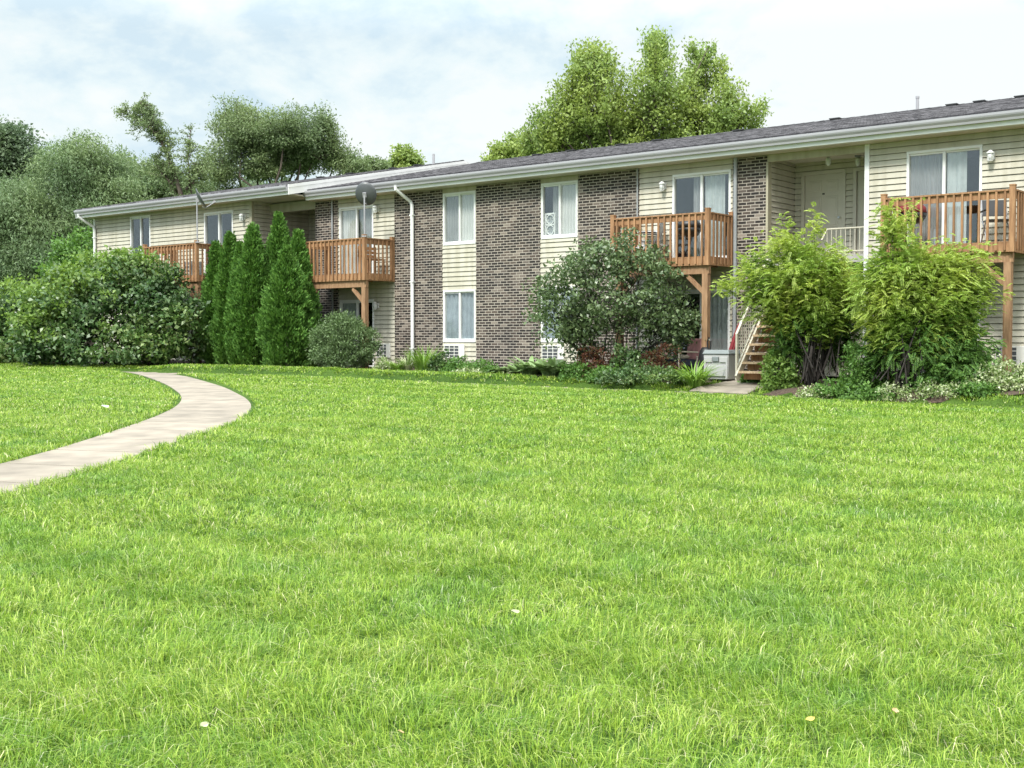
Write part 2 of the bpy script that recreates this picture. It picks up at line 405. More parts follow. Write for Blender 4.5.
M = dict(
    brick=brick_mat(), siding=siding_mat('cream_siding', (.51, .48, .395)), tan=siding_mat('tan_trim', (.42, .385, .285)),
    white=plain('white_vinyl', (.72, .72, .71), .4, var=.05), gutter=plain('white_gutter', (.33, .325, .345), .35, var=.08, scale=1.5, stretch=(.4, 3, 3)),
    soffit=plain('cream_soffit', (.50, .465, .375), .6, var=.06), shingle=shingle_mat(), glass=glass_mat(),
    wood=wood_mat('stained_cedar', (.21, .106, .051), (.40, .226, .117)), post=wood_mat('cedar_post', (.21, .117, .062), (.38, .235, .135)),
    tread=wood_mat('weathered_tread', (.36, .25, .15), (.55, .41, .27)),
    room=plain('dark_room', (.045, .047, .05), .9), blind=plain('vertical_blinds', (.56, .56, .55), .7, var=.06),
    drape=plain('blue_grey_drape', (.27, .31, .35), .8, var=.16, scale=6), sheer=plain('pale_drape', (.42, .455, .46), .8, var=.10, scale=8),
    greyblind=plain('grey_blinds', (.27, .275, .28), .8, var=.1),
    door=plain('cream_door', (.47, .44, .365), .45, var=.05), concrete=plain('concrete', (.235, .20, .16), .9, var=.24, scale=2.5, bump=.3, slab=.13),
    slab=plain('landing_slab', (.36, .34, .32), .9, var=.15), metal=plain('grey_metal', (.36, .38, .40), .4, .6, var=.1),
    pipe=plain('grey_pipe', (.30, .31, .32), .5, .2), dish=plain('grey_dish', (.075, .08, .085), .4, var=.08), bark=plain('bark', (.085, .066, .052), .9, var=.4, scale=9, bump=.6, stretch=(1, 1, .25)),
    darkbark=plain('dark_bark', (.026, .021, .018), .9, var=.4, scale=9, bump=.6), black=plain('black_plastic', (.018, .018, .02), .45, var=.2),
    resin=plain('grey_resin', (.40, .395, .39), .5, var=.05), resinlid=plain('dark_resin', (.19, .21, .21), .5, var=.08), red=plain('red_canvas', (.20, .022, .028), .75, var=.15),
    pink=plain('pink_fabric', (.62, .30, .30), .9, var=.2, scale=8), navy=plain('navy_cushion', (.022, .028, .045), .85, var=.2), cream=plain('cream_fabric', (.66, .60, .50), .9, var=.1),
    ac=plain('beige_ac_case', (.66, .65, .60), .5, var=.05), acgrille=plain('dark_grille', (.07, .075, .08), .5, var=.2), mulch=plain('mulch', (.075, .05, .036), .98, var=.55, scale=28, bump=1.0),
    vent=plain('dark_vent', (.035, .035, .038), .7), lamp=plain('lamp_glass', (.62, .64, .62), .15, var=.1), paper=plain('white_paper', (.8, .82, .85), .8, var=.04),
    lawn=ground_mat(), grass=grass_mat())

rng = np.random.default_rng(7)


def unit(a): return a / np.maximum(np.linalg.norm(a, axis=-1, keepdims=True), 1e-9)


# ------------------------------------------------------------------ walks (in plan)
PR = np.array([(-4.6, -6), (-4.35, 2), (-4.25, 8), (-4.3, 10.03), (-4.05, 11.7), (-3.92, 14.5), (-3.86, 16.5), (-4.14, 19.1), (-4.68, 21.4), (-5.98, 25), (-8.18, 30), (-9.6, 32.3)], float)
PL = np.array([(-5.9, -6), (-5.6, 2), (-5.45, 8), (-5.25, 10.6), (-5.12, 12.4), (-5.08, 14.5), (-5.22, 17.2), (-5.62, 20.2), (-6.2, 22.6), (-7.4, 25.8), (-9.6, 30.9), (-10.9, 33.0)], float)


def resample(P, n):
    d = np.r_[0, np.cumsum(np.linalg.norm(np.diff(P, axis=0), axis=1))]; t = np.linspace(0, d[-1], n)
    # smooth with a small moving window on a fine curve
    f = np.linspace(0, d[-1], 400); x = np.interp(f, d, P[:, 0]); y = np.interp(f, d, P[:, 1])
    k = np.ones(25) / 25; xp = np.convolve(np.pad(x, 12, mode='edge'), k, 'valid'); yp = np.convolve(np.pad(y, 12, mode='edge'), k, 'valid')
    xp[[0, -1]] = x[[0, -1]]; yp[[0, -1]] = y[[0, -1]]
    return np.c_[np.interp(t, f, xp), np.interp(t, f, yp)]


NPATH = 134
PRs, PLs = resample(PR, NPATH), resample(PL, NPATH)
WU = np.linspace(-9.6, 21, 120)
WV = np.interp(WU, [-9.6, -5, 0, 8, 21], [5.3, 4.55, 4.05, 3.75, 3.7])
SWa = np.array([wp(u, v - .55)[:2] for u, v in zip(WU, WV)]); SWb = np.array([wp(u, v + .55)[:2] for u, v in zip(WU, WV)])


def seg_dist(X, Y, A, B):
    """signed-ish distance: min over quads' centre lines minus half width"""
    C = (A + B) / 2; H = np.linalg.norm(A - B, axis=1) / 2
    best = np.full(X.shape, 1e9)
    for i in range(len(C) - 1):
        p, q = C[i], C[i + 1]; d = q - p; L2 = d @ d
        t = np.clip(((X - p[0]) * d[0] + (Y - p[1]) * d[1]) / L2, 0, 1)
        dd = np.hypot(X - p[0] - t * d[0], Y - p[1] - t * d[1]) - (H[i] + t * (H[i + 1] - H[i]))
        best = np.minimum(best, dd)
    return best


def walk_dist(X, Y):
    a = seg_dist(X, Y, PRs[::3], PLs[::3]); b = seg_dist(X, Y, SWa[::4], SWb[::4])
    u, v = uv_of(X, Y)
    br = np.maximum(np.abs(u - 7.95) - .72, np.maximum(.2 - v, v - 3.6))
    pa = np.maximum(np.abs(u - 6.2) - 1.7, v - 1.6)
    return np.minimum(np.minimum(a, b), np.minimum(br, pa))


BED_U = np.array([-19, -14, -9, -7, -4, -1, 2, 4, 6.3, 7.1, 7.2, 8.8, 8.9, 10, 12, 14, 20], float)
BED_V = np.array([2.6, 4.6, 3.0, 3.0, 2.3, 1.9, 2.6, 2.9, 2.6, 2.2, .3, .3, 3.2, 3.35, 3.35, 2.6, 2.6], float)


def bed_dist(X, Y):
    u, v = uv_of(X, Y)
    w = .12 * np.sin(u * 2.3) + .06 * np.sin(u * 5.1 + 1)
    return np.where((u > -20) & (u < 20), v - np.interp(u, BED_U, BED_V) - w, 9.0)


def build_ground():
    xs = np.unique(np.r_[np.linspace(-300, -60, 13), np.linspace(-60, -24, 13), np.arange(-24, 24.01, .4), np.linspace(24, 60, 13), np.linspace(60, 300, 13)])
    ys = np.unique(np.r_[np.linspace(-120, -10, 12), np.arange(-10, 50.01, .4), np.linspace(50, 90, 11), np.linspace(90, 500, 12)])
    X, Y = np.meshgrid(xs, ys); Z = tz(X, Y); nx, ny = len(xs), len(ys)
    i = np.arange(nx * ny).reshape(ny, nx)
    f = np.stack([i[:-1, :-1], i[:-1, 1:], i[1:, 1:], i[1:, :-1]], -1).reshape(-1, 4)
    me = np_mesh('ground', np.c_[X.ravel(), Y.ravel(), Z.ravel()], [f])
    me.polygons.foreach_set('use_smooth', np.ones(len(me.polygons), bool))
    tag(link('ground', me, M['lawn']), kind='structure')
    # planting bed: mulch sheet following the ground
    us = np.arange(-19, 20.01, .25); vs = np.linspace(0, 1, 44); V = []; n = len(vs)
    for u in us:
        top = np.interp(u, BED_U, BED_V) + .12 * np.sin(u * 2.3) + .06 * np.sin(u * 5.1 + 1)
        for t in vs:
            p = wp(u, -.2 + t * (top + .2)); V.append((p[0], p[1], float(tz(p[0], p[1])) + .012 + .02 * math.sin(u * 9) * math.sin(t * 30)))
    V = np.array(V); i = np.arange(len(us) * n).reshape(len(us), n)
    f = np.stack([i[:-1, :-1], i[:-1, 1:], i[1:, 1:], i[1:, :-1]], -1).reshape(-1, 4)[:, ::-1]
    V[:, 2] += .012
    tag(link('planting_bed', np_mesh('planting_bed', V, [f]), M['mulch']), kind='structure')

    def strip(name, A, B, step, lift):
        mb = MB(); n = len(A); i = 0
        while i < n - 1:
            j = min(i + step, n - 1)
            cols = []
            for k in range(i, j + 1):
                a, b = A[k].copy(), B[k].copy()
                if k == i: a += (A[k + 1] - A[k]) / np.linalg.norm(A[k + 1] - A[k]) * .02; b += (B[k + 1] - B[k]) / np.linalg.norm(B[k + 1] - B[k]) * .02
                cols.append((a, b))
            top = []
            for a, b in cols:
                for t in (0, .5, 1):
                    p = a + (b - a) * t; top.append((p[0], p[1], float(tz(*p)) + lift))
            m = len(cols); base = len(mb.v)
            mb.v += top; mb.v += [(x, y, z - .12) for x, y, z in top]
            N3 = 3 * m
            for r in range(m - 1):
                for c in range(2):
                    mb.f.append((base + r * 3 + c, base + r * 3 + c + 1, base + r * 3 + c + 4, base + r * 3 + c + 3))
                for c in (0, 2):
                    mb.f.append((base + r * 3 + c, base + r * 3 + 3 + c, base + N3 + r * 3 + 3 + c, base + N3 + r * 3 + c))
            for r in (0, m - 1):
                for c in range(2):
                    mb.f.append((base + r * 3 + c, base + r * 3 + c + 1, base + N3 + r * 3 + c + 1, base + N3 + r * 3 + c))
            i = j
        return mb.build(name, M['concrete'])
    tag(strip('garden_path', PRs, PLs, 4, .010), kind='structure')
    tag(strip('sidewalk', SWa, SWb, 5, .006), kind='structure')
    vv = np.linspace(3.25, .35, 8)
    tag(strip('entry_walk', np.array([wp(7.3, v)[:2] for v in vv]), np.array([wp(8.62, v)[:2] for v in vv]), 3, .03), kind='structure')
    vv = np.linspace(1.5, .05, 6)
    tag(strip('patio_slab', np.array([wp(4.55, v)[:2] for v in vv]), np.array([wp(7.25, v)[:2] for v in vv]), 5, .036), kind='structure')


build_ground()

# ------------------------------------------------------------------ the apartment building
BLD = thing('apartment_building', 'long two storey apartment building with brick panels, cream siding and low shingled roof', 'building', tuple(ORG), ANG)
LV = .72            # the left wing stands this much forward
LAP = .128


def siding_run(mb, p, q, z0, z1):
    """lap siding from p to q (u, v in plan); the face looks to the right-hand side of p->q ... towards +v for p left of q"""
    (u0, v0), (u1, v1) = p, q; L = math.hypot(u1 - u0, v1 - v0); nu, nv = -(v1 - v0) / L, (u1 - u0) / L
    z = z0
    # courses are levelled on one common height so that they line up from panel to panel
    z = math.floor((z0 - .3) / LAP) * LAP + .3
    while z < z1 - 1e-4:
        a, b = max(z, z0), min(z + LAP, z1)
        if b > a:
            ta = .026 * (1 - (a - z) / LAP) + .004; g = max(a, b - .014) if b - z > LAP - .002 else b; tb = .026 * (1 - (g - z) / LAP) + .004
            def P(u, v, t, zz): return (u + nu * t, -(v + nv * t), zz)
            mb.add([P(u0, v0, ta, a), P(u1, v1, ta, a), P(u1, v1, tb, g), P(u0, v0, tb, g)], [(0, 1, 2, 3)])
            mb.add([P(u0, v0, -.03, a), P(u1, v1, -.03, a), P(u1, v1, ta, a), P(u0, v0, ta, a)], [(0, 1, 2, 3)])
            if g < b:
                mb.add([P(u0, v0, tb, g), P(u1, v1, tb, g), P(u1, v1, -.03, g), P(u0, v0, -.03, g), P(u1, v1, -.03, b), P(u0, v0, -.03, b)], [(0, 1, 2, 3), (3, 2, 4, 5)])
        z += LAP


def siding_with_holes(u0, u1, z0, z1, v, holes):
    mb = MB(); us = sorted({u0, u1, *[h[0] for h in holes], *[h[1] for h in holes]})
    for a, b in zip(us[:-1], us[1:]):
        zs = [(h[2], h[3]) for h in holes if h[0] <= a + 1e-6 and h[1] >= b - 1e-6]
        zs.sort(); z = z0
        for h0, h1 in zs:
            if h0 > z: siding_run(mb, (a, v), (b, v), z, h0)
            z = h1
        if z < z1: siding_run(mb, (a, v), (b, v), z, z1)
    return mb.build('siding_panel', M['siding'], BLD)


def curtain_mesh(u0, u1, z0, z1, v, amp, per):
    n = max(4, int((u1 - u0) / per * 4)); mb = MB(); V = []
    for i in range(n + 1):
        t = i / n; u = u0 + (u1 - u0) * t; y = -(v + amp * math.sin(2 * math.pi * i / 4 + .4) + .3 * amp * math.sin(i * .37))
        V += [(u, y, z0), (u, y, z1)]
    return mb.add(V, [(2 * i, 2 * i + 2, 2 * i + 3, 2 * i + 1) for i in range(n)])


def opening(kind, u0, u1, z0, z1, v, curtains, fw=.055, split=.5):
    """window or sliding door: outer frame, meeting stile, panes, what hangs behind, and the dark room"""
    fr = MB(); vo = v + .035
    fr.box(u0, u1, v - .06, vo, z1 - fw, z1); fr.box(u0, u1, v - .06, vo, z0, z0 + fw)
    fr.box(u0, u0 + fw, v - .06, vo - .003, z0 + fw, z1 - fw); fr.box(u1 - fw, u1, v - .06, vo - .003, z0 + fw, z1 - fw)
    um = u0 + (u1 - u0) * split
    fr.box(um - .03, um + .03, v - .05, v + .012, z0 + fw, z1 - fw)
    # sash rails
    fr.box(u0 + fw, um - .03, v - .045, v + .002, z1 - fw - .04, z1 - fw); fr.box(u0 + fw, um - .03, v - .045, v + .002, z0 + fw, z0 + fw + .045)
    fr.box(um + .03, u1 - fw, v - .055, v - .012, z1 - fw - .035, z1 - fw); fr.box(um + .03, u1 - fw, v - .055, v - .012, z0 + fw, z0 + fw + .04)
    o = fr.build(kind, M['white'], BLD, bevel=.004)
    for a, b, d in ((u0 + fw, um - .03, .02), (um + .03, u1 - fw, .034)):
        MB().box(a, b, v - d - .004, v - d, z0 + fw + .042, z1 - fw - .038).build('pane', M['glass'], o)
    for (a, b, mat, amp, per) in curtains:
        curtain_mesh(u0 + (u1 - u0) * a, u0 + (u1 - u0) * b, z0 + .03, z1 - .03, v - .075, amp, per).build('curtain', M[mat], o)
    r = MB(); a, b, c, d = u0, u1, v - .061, v - 1.6
    r.add([(a, -c, z0), (b, -c, z0), (b, -c, z1), (a, -c, z1), (a, -d, z0), (b, -d, z0), (b, -d, z1), (a, -d, z1)],
          [(4, 7, 6, 5), (0, 4, 5, 1), (3, 2, 6, 7), (0, 3, 7, 4), (1, 5, 6, 2)])
    r.build('room', M['room'], o)
    return o


def brick_panel(u0, u1, v=0, top=5.66, z0=.3):
    return MB().box(u0, u1, v - .12, v + .03, z0, top).build('brick_panel', M['brick'], BLD)


def ac_unit(u0, u1, z0, z1, v):
    o = MB().box(u0, u1, v - .1, v + .06, z0, z1).build('air_conditioner', M['ac'], BLD, bevel=.008)
    g = MB(); gu = u1 - (u1 - u0) * .28
    g.box(u0 + .03, gu, v + .055, v + .064, z0 + .03, z1 - .03)
    s = g.build('intake_grille', M['acgrille'], o)
    sl_ = MB()
    for k in range(3):
        z = z0 + .05 + (z1 - z0 - .1) * (k + .5) / 3; sl_.box(u0 + .03, gu, v + .06, v + .072, z - .008, z + .008)
    w3 = (gu - u0) / 3
    for k in (1, 2): sl_.box(u0 + .03 + w3 * k - .01, u0 + .03 + w3 * k + .01, v + .06, v + .070, z0 + .03, z1 - .03)
    sl_.build('grille_bars', M['ac'], o)
    return o


def lantern(u, z, v):
    mb = MB(); y = -(v + .02)
    mb.cbox((u, y - .01, z), (.11, .03, .15)); mb.tube([(u, y - .02, z + .02), (u, y - .07, z + .10), (u, y - .12, z + .08)], .012, 6)
    mb.lathe([(.015, .11), (.03, .10), (.075, .06), (.08, .045), (.02, .045)], (u, y - .12, z), 10)
    mb.lathe([(.02, -.13), (.05, -.115), (.055, -.10), (.02, -.10)], (u, y - .12, z), 10)
    for k in range(6):
        t = k * math.pi / 3; mb.tube([(u + .048 * math.cos(t), y - .12 + .048 * math.sin(t), z - .10), (u + .066 * math.cos(t), y - .12 + .066 * math.sin(t), z + .05)], .006, 5)
    o = mb.build('wall_lantern', M['white'], BLD)
    MB().lathe([(.04, -.10), (.058, .045)], (u, y - .12, z), 10).build('lamp_glass', M['lamp'], o, smooth=True)


def beads(u0, u1, v, z0, z1): return MB().box(u0, u1, v - .05, v + .034, z0, z1)


TOP = 5.66
# --- main range, left to right
for a, b in ((-7.5, -6.52), (-4.19, -2.37), (-1.15, 1.02), (2.22, 4.03), (6.56, 7.42), (15.3, 17.2)): brick_panel(a, b)
B2h = [(-6.46, -5.04, 3.36, 5.42), (-6.46, -5.04, .66, 2.68), (-4.92, -4.36, .99, 1.40)]
siding_with_holes(-6.52, -4.19, .3, TOP, 0, B2h)
B3h = [(4.96, 6.51, 3.36, 5.42), (4.96, 6.51, .66, 2.68)]
siding_with_holes(4.03, 6.56, .3, TOP, 0, B3h)
B4h = [(10.6, 12.14, 3.36, 5.42), (10.6, 12.14, .66, 2.68), (12.45, 13.02, .99, 1.38)]
siding_with_holes(9.80, 15.3, .3, TOP, 0, B4h); siding_with_holes(17.2, 20, .3, TOP, 0, [])
for a, b in ((-2.37, -1.15), (1.02, 2.22)):
    siding_with_holes(a, b, .3, 5.53, 0, [(a + .03, b - .02, 4.10, 5.53), (a + .03, b - .02, 1.44, 2.87)] + ([(-2.29, -1.55, 1.0, 1.37)] if a < 0 else [(1.09, 1.8, 1.0, 1.37)]))
    MB().box(a, b, -.08, .016, 5.53, TOP).build('frieze_board', M['tan'], BLD)
opening('window', -2.34, -1.17, 4.10, 5.53, 0, [(.04, .5, 'greyblind', .02, .08), (.5, .97, 'blind', .022, .09)])
opening('window', -2.34, -1.17, 1.44, 2.87, 0, [(.03, .5, 'drape', .03, .16), (.52, .97, 'drape', .03, .13)])
opening('window', 1.05, 2.20, 4.10, 5.53, 0, [(.27, .52, 'greyblind', .02, .1), (.5, .98, 'blind', .022, .09)])
opening('window', 1.05, 2.20, 1.44, 2.87, 0, [(.03, .5, 'drape', .03, .14), (.52, .97, 'drape', .03, .13)])
opening('sliding_door', -6.46, -5.04, 3.36, 5.42, 0, [(.05, .5, 'blind', .02, .09), (.56, .97, 'greyblind', .02, .09)])
opening('sliding_door', -6.46, -5.04, .66, 2.68, 0, [(.05, .5, 'sheer', .03, .14)])
opening('sliding_door', 4.96, 6.51, 3.36, 5.42, 0, [(.34, .47, 'greyblind', .03, .1), (.54, .86, 'sheer', .03, .13)])
opening('sliding_door', 4.96, 6.51, .66, 2.68, 0, [(.52, .97, 'sheer', .03, .12)])
opening('sliding_door', 10.6, 12.14, 3.36, 5.42, 0, [(.03, .5, 'greyblind', .02, .085), (.53, .78, 'sheer', .03, .2)])
opening('sliding_door', 10.6, 12.14, .66, 2.68, 0, [(.03, .5, 'drape', .03, .12)])
ac_unit(-2.29, -1.55, 1.0, 1.37, 0); ac_unit(1.09, 1.8, 1.0, 1.37, 0); ac_unit(-4.92, -4.36, .99, 1.40, 0); ac_unit(12.45, 13.02, .99, 1.38, 0)
for u, z in ((12.33, 5.17), (4.74, 5.17), (-4.86, 5.27), (-4.88, 2.50), (4.74, 2.45)): lantern(u, z, 0)
lantern(-9.95, 5.3, LV)

# --- stair recess on the right, with landing, doors and lights
RD = -1.4
mb = MB(); siding_run(mb, (7.42, RD), (7.42, -.12), .3, TOP)
# inner left wall looks to the right, so reverse
mb = MB(); siding_run(mb, (7.42, -.12), (7.42, RD), .3, TOP); mb.build('recess_siding', M['siding'], BLD)
mb = MB(); siding_run(mb, (9.69, RD), (9.69, -.05), .3, TOP); mb.build('recess_siding', M['siding'], BLD)
mb = MB()
for a, b, z0, z1 in ((7.42, 7.6, .3, TOP), (8.68, 8.86, .3, TOP), (7.6, 8.68, 5.40, TOP), (8.86, 9.69, 5.40, TOP), (7.6, 8.68, 2.85, 3.34), (8.86, 9.69, 2.85, 3.34)):
    siding_run(mb, (a, RD), (b, RD), z0, z1)
mb.build('recess_siding', M['siding'], BLD)
MB().box(7.44, 9.67, RD, -.02, 3.18, 3.345).build('landing', M['slab'], BLD)
MB().box(7.44, 9.67, RD - .05, -.06, 5.62, 5.66).build('recess_ceiling', M['soffit'], BLD)
MB().box(7.42, 9.69, -.10, .022, 5.50, 5.662).build('header_beam', M['tan'], BLD)


def entry_door(u0, u1, z0, z1):
    f = MB(); t = .08
    f.box(u0, u0 + t, RD - .05, RD + .04, z0, z1); f.box(u1 - t, u1, RD - .05, RD + .04, z0, z1); f.box(u0 + t, u1 - t, RD - .05, RD + .038, z1 - t, z1)
    o = f.build('entry_door', M['door'], BLD)
    a, b, c, d = u0 + t, u1 - t, z0 + .01, z1 - t
    leaf = MB().box(a, b, RD - .06, RD - .01, c, d)
    w = b - a; h = d - c
    for x0, x1 in ((.13, .44), (.56, .87)):
        for y0, y1 in ((.06, .32), (.38, .74), (.80, .93)):
            leaf.box(a + w * x0, a + w * x1, RD - .02, RD - .002, c + h * y0, c + h * y1)
            leaf.box(a + w * x0 + .04, a + w * x1 - .04, RD - .02, RD + .006, c + h * y0 + .04, c + h * y1 - .04)
    leaf.build('door_leaf', M['door'], o, bevel=.006)
    MB().cbox((a + w * .5, -(RD + .012), c + h * .77), (.05, .02, .03)).build('door_viewer', M['black'], o)
    MB().tube([(b - .07, -(RD), c + .95), (b - .07, -(RD + .06), c + .95)], [.015, .03], 8).build('handle', M['metal'], o)


entry_door(7.6, 8.68, 3.345, 5.40); entry_door(8.86, 9.66, 3.345, 5.40); entry_door(8.86, 9.66, .65, 2.85); entry_door(7.6, 8.68, .65, 2.85)
for u in (8.62, 9.1):
    mb = MB(); y = 1.05 if u > 9 else .55
    mb.lathe([(.07, 0), (.075, -.03), (.03, -.05), (.03, -.07)], (u, y, 5.62), 12)
    o = mb.build('ceiling_light', M['metal'], BLD)
    MB().lathe([(.055, -.07), (.06, -.1), (.055, -.2), (.02, -.24)], (u, y, 5.62), 12).build('jar_glass', M['lamp'], o, smooth=True)
MB().box(9.70, 9.80, -.06, .045, .3, 5.662).build('corner_trim', M['white'], BLD)
MB().box(7.40, 7.45, -.14, .038, .3, 5.50).build('corner_trim', M['tan'], BLD)


def stairs():
    ua, ub, vf, vt, z0, z1, n = 7.9, 8.78, 2.25, -.02, .66, 3.34, 14
    root = MB()
    for u in (ua, ub):
        root.bar((u, -vf - .05, z0 + .04), (u, -vt, z1 - .12), .04, .16)
    o = root.build('staircase', M['soffit'], BLD)
    r = (z1 - z0) / n; t = (vf - vt) / n
    for k in range(n - 1):
        v = vf - t * (k + .5); MB().box(ua + .03, ub - .03, v - .14, v + .14, z0 + r * (k + 1) - .045, z0 + r * (k + 1)).build('tread', M['tread'], o)
        if k < n - 1: MB().box(ua + .03, ub - .03, v - .13, v - .11, z0 + r * k + .012, z0 + r * (k + 1) - .046).build('riser', M['wood'], o)
    for u in (ua - .04, ub + .04):
        h = MB(); a = Vector((u, -vf, z0 + .95)); b = Vector((u, -vt, z1 + .92)); b = a.lerp(b, .62)
        h.bar(a, b, .05, .05); h.bar(a - Vector((0, 0, .72)), b - Vector((0, 0, .72)), .03, .03)
        h.tube([(u, -vf, z0), (u, -vf, z0 + .97)], .025, 8)
        h.tube([b - Vector((0, 0, .92)), b], .02, 8)
        for k in range(1, 16):
            p = a.lerp(b, k / 16); h.tube([p - Vector((0, 0, .72)), p], .008, 5, cap=False)
        h.build('handrail', M['soffit'], o)


stairs()
h = MB()
for z in (3.92, 3.42): h.tube([(8.82, .06, z), (9.67, .06, z)], .018, 6)
for k in range(9):
    u = 8.82 + .85 * k / 8; h.tube([(u, .06, 3.345), (u, .06, 3.92)], .009 if 0 < k < 8 else .018, 6)
h.tube([(8.82, .06, 3.92), (8.82, -.22, 3.66)], .018, 6)
h.build('landing_railing', M['soffit'], BLD)

# --- left wing
LT = 5.73
LH = [(-15.99, -14.84, 4.28, 5.70), (-11.95, -10.50, 3.50, 5.57), (-11.95, -10.50, .84, 2.86), (-15.99, -14.84, 1.6, 3.0)]
siding_with_holes(-18.14, -9.60, .4, LT, LV, LH)
opening('window', *LH[0], LV, [(.0, .06, 'greyblind', .02, .1)]); opening('window', *LH[3], LV, [(.03, .5, 'drape', .03, .13)])
opening('sliding_door', *LH[1], LV, [(.5, .56, 'greyblind', .02, .1)]); opening('sliding_door', *LH[2], LV, [(.03, .4, 'drape', .03, .13)])
MB().box(-9.69, -9.57, LV - .06, LV + .04, .4, LT).build('corner_trim', M['tan'], BLD)
MB().box(-18.2, -18.08, LV - .06, LV + .04, .4, LT).build('corner_trim', M['white'], BLD)
mb = MB(); siding_run(mb, (-9.60, LV - .06), (-9.60, -1.6), .4, LT + .2); mb.build('recess_siding', M['siding'], BLD)
mb = MB(); siding_run(mb, (-9.60, -1.6), (-7.5, -1.6), .4, LT + .2); mb.build('recess_siding', M['siding'], BLD)
mb = MB(); siding_run(mb, (-7.5, -1.6), (-7.5, -.12), .4, TOP); mb.build('recess_siding', M['siding'], BLD)
MB().box(-9.58, -7.5, -.10, .022, 5.46, 5.73).build('header_beam', M['tan'], BLD)
MB().box(-9.58, -7.5, -1.6, -.1, 5.74, 5.77).build('recess_ceiling', M['soffit'], BLD)
MB().box(-9.58, -7.52, -1.6, -.02, 3.3, 3.46).build('landing', M['slab'], BLD)

# --- end and rear walls
mb = MB(); siding_run(mb, (-18.14, -14), (-18.14, LV), .4, 5.9); siding_run(mb, (20, 0), (20, -14.8), .3, 5.8)
siding_run(mb, (20, -14.8), (-7.5, -14.8), .3, 5.8); siding_run(mb, (-7.5, -14), (-18.14, -14), .4, 5.9)
for u, va, vb, vm, zt, zm in ((-18.14, LV, -14, -6.7, 5.9, 7.6), (20, 0, -14.8, -7.4, 5.8, 7.6)):
    mb.add([(u, -va, zt), (u, -vb, zt), (u, -vm, zm)], [(0, 1, 2)])
mb.build('end_and_rear_siding', M['siding'], BLD)


# --- roofs, fascia, gutters
def roof(u0, u1, ve, ze, vr, zr, rake):
    vb = 2 * vr - ve; th = .07
    mb = MB()
    for (va, za, vc, zc) in ((ve, ze, vr, zr), (vr, zr, vb, ze)):
        mb.hexa([(u0, -va, za - th), (u1, -va, za - th), (u1, -vc, zc - th), (u0, -vc, zc - th), (u0, -va, za), (u1, -va, za), (u1, -vc, zc), (u0, -vc, zc)])
    # slightly raised shingle courses towards the eave and a ridge cap
    n = 40
    for k in range(n):
        t = k / n; v = ve + (vr - ve) * t; z = ze + (zr - ze) * t
        v2 = ve + (vr - ve) * (t + 1 / n); z2 = ze + (zr - ze) * (t + 1 / n)
        mb.add([(u0, -v, z + .016), (u1, -v, z + .016), (u1, -v2, z2 + .006), (u0, -v2, z2 + .006), (u0, -v, z + .001), (u1, -v, z + .001)], [(0, 1, 2, 3), (4, 5, 1, 0)])
    c = u0
    while c < u1 - .1:
        d = min(c + .3, u1)
        mb.add([(c, -(vr + .16), zr - .015), (d, -(vr + .16), zr - .008), (d, -vr, zr + .035), (c, -vr, zr + .028), (c, -(vr - .16), zr - .015), (d, -(vr - .16), zr - .008)], [(0, 1, 2, 3), (3, 2, 5, 4)])
        c = d
    o = mb.build('roof', M['shingle'], BLD)
    # fascia, soffit and gutter
    f = MB().box(u0, u1, ve - .05, ve - .02, ze - .295, ze - .072); f.build('fascia', M['white'], o)
    # K-style gutter section swept along the eave
    prof = [(0, 0), (.075, 0), (.085, .045), (.115, .09), (.125, .12), (.125, .165), (.113, .168), (.11, .13), (.0, .13)]
    g = MB(); zb = ze - .205; segs = np.arange(u0, u1 + .001, 3.05); segs = list(segs) + ([u1] if u1 - segs[-1] > .05 else [])
    n = len(prof)
    for a, b in zip(segs[:-1], segs[1:]):
        V = [(u, -(ve - .018 + p), zb + q) for u in (a + .002, b) for p, q in prof]
        g.add(V, [(i, (i + 1) % n, n + (i + 1) % n, n + i) for i in range(n)] + [tuple(range(n))[::-1], tuple(range(n, 2 * n))])
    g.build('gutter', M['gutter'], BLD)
    return o


ZE, SL = 5.97, .2165
RM = roof(-7.43, 20.5, .5, ZE, -7.4, ZE + SL * 7.9, 0)
ZL, SLL = 6.07, .203
RL = roof(-18.5, -7.36, LV + .5, ZL, -6.7, ZL + SLL * 7.92, 0)
MB().box(-7.43, 20.4, -.12, .47, 5.664, 5.69).build('soffit', M['soffit'], BLD)
MB().box(-18.4, -7.38, LV - .1, LV + .47, 5.785, 5.81).build('soffit', M['soffit'], BLD)
MB().box(-18.1, -9.6, LV - .06, LV + .018, LT, 5.784).build('frieze_board', M['tan'], BLD)
# soffit of the left wing roof over the recess
MB().box(-9.6, -7.42, -.1, LV + .44, 5.775, 5.80).build('soffit', M['soffit'], BLD)
for u, ve, ze, vr, zr in ((-7.345, LV + .5, ZL, -6.7, ZL + SLL * 7.92), (-18.53, LV + .5, ZL, -6.7, ZL + SLL * 7.92)):
    rk = MB()
    for va, za, vb, zb in ((ve, ze, vr, zr), (vr, zr, 2 * vr - ve, ze)):
        for (d0, d1, w) in ((-.30, -.02, .014), (-.10, -.005, .024)):
            rk.hexa([(u - w, -va, za + d0), (u + w, -va, za + d0), (u + w, -vb, zb + d0), (u - w, -vb, zb + d0), (u - w, -va, za + d1), (u + w, -va, za + d1), (u + w, -vb, zb + d1), (u - w, -vb, zb + d1)])
    rk.build('rake_board', M['white'], BLD)


def roof_z(v, ve, ze, s): return ze + s * (ve - v)


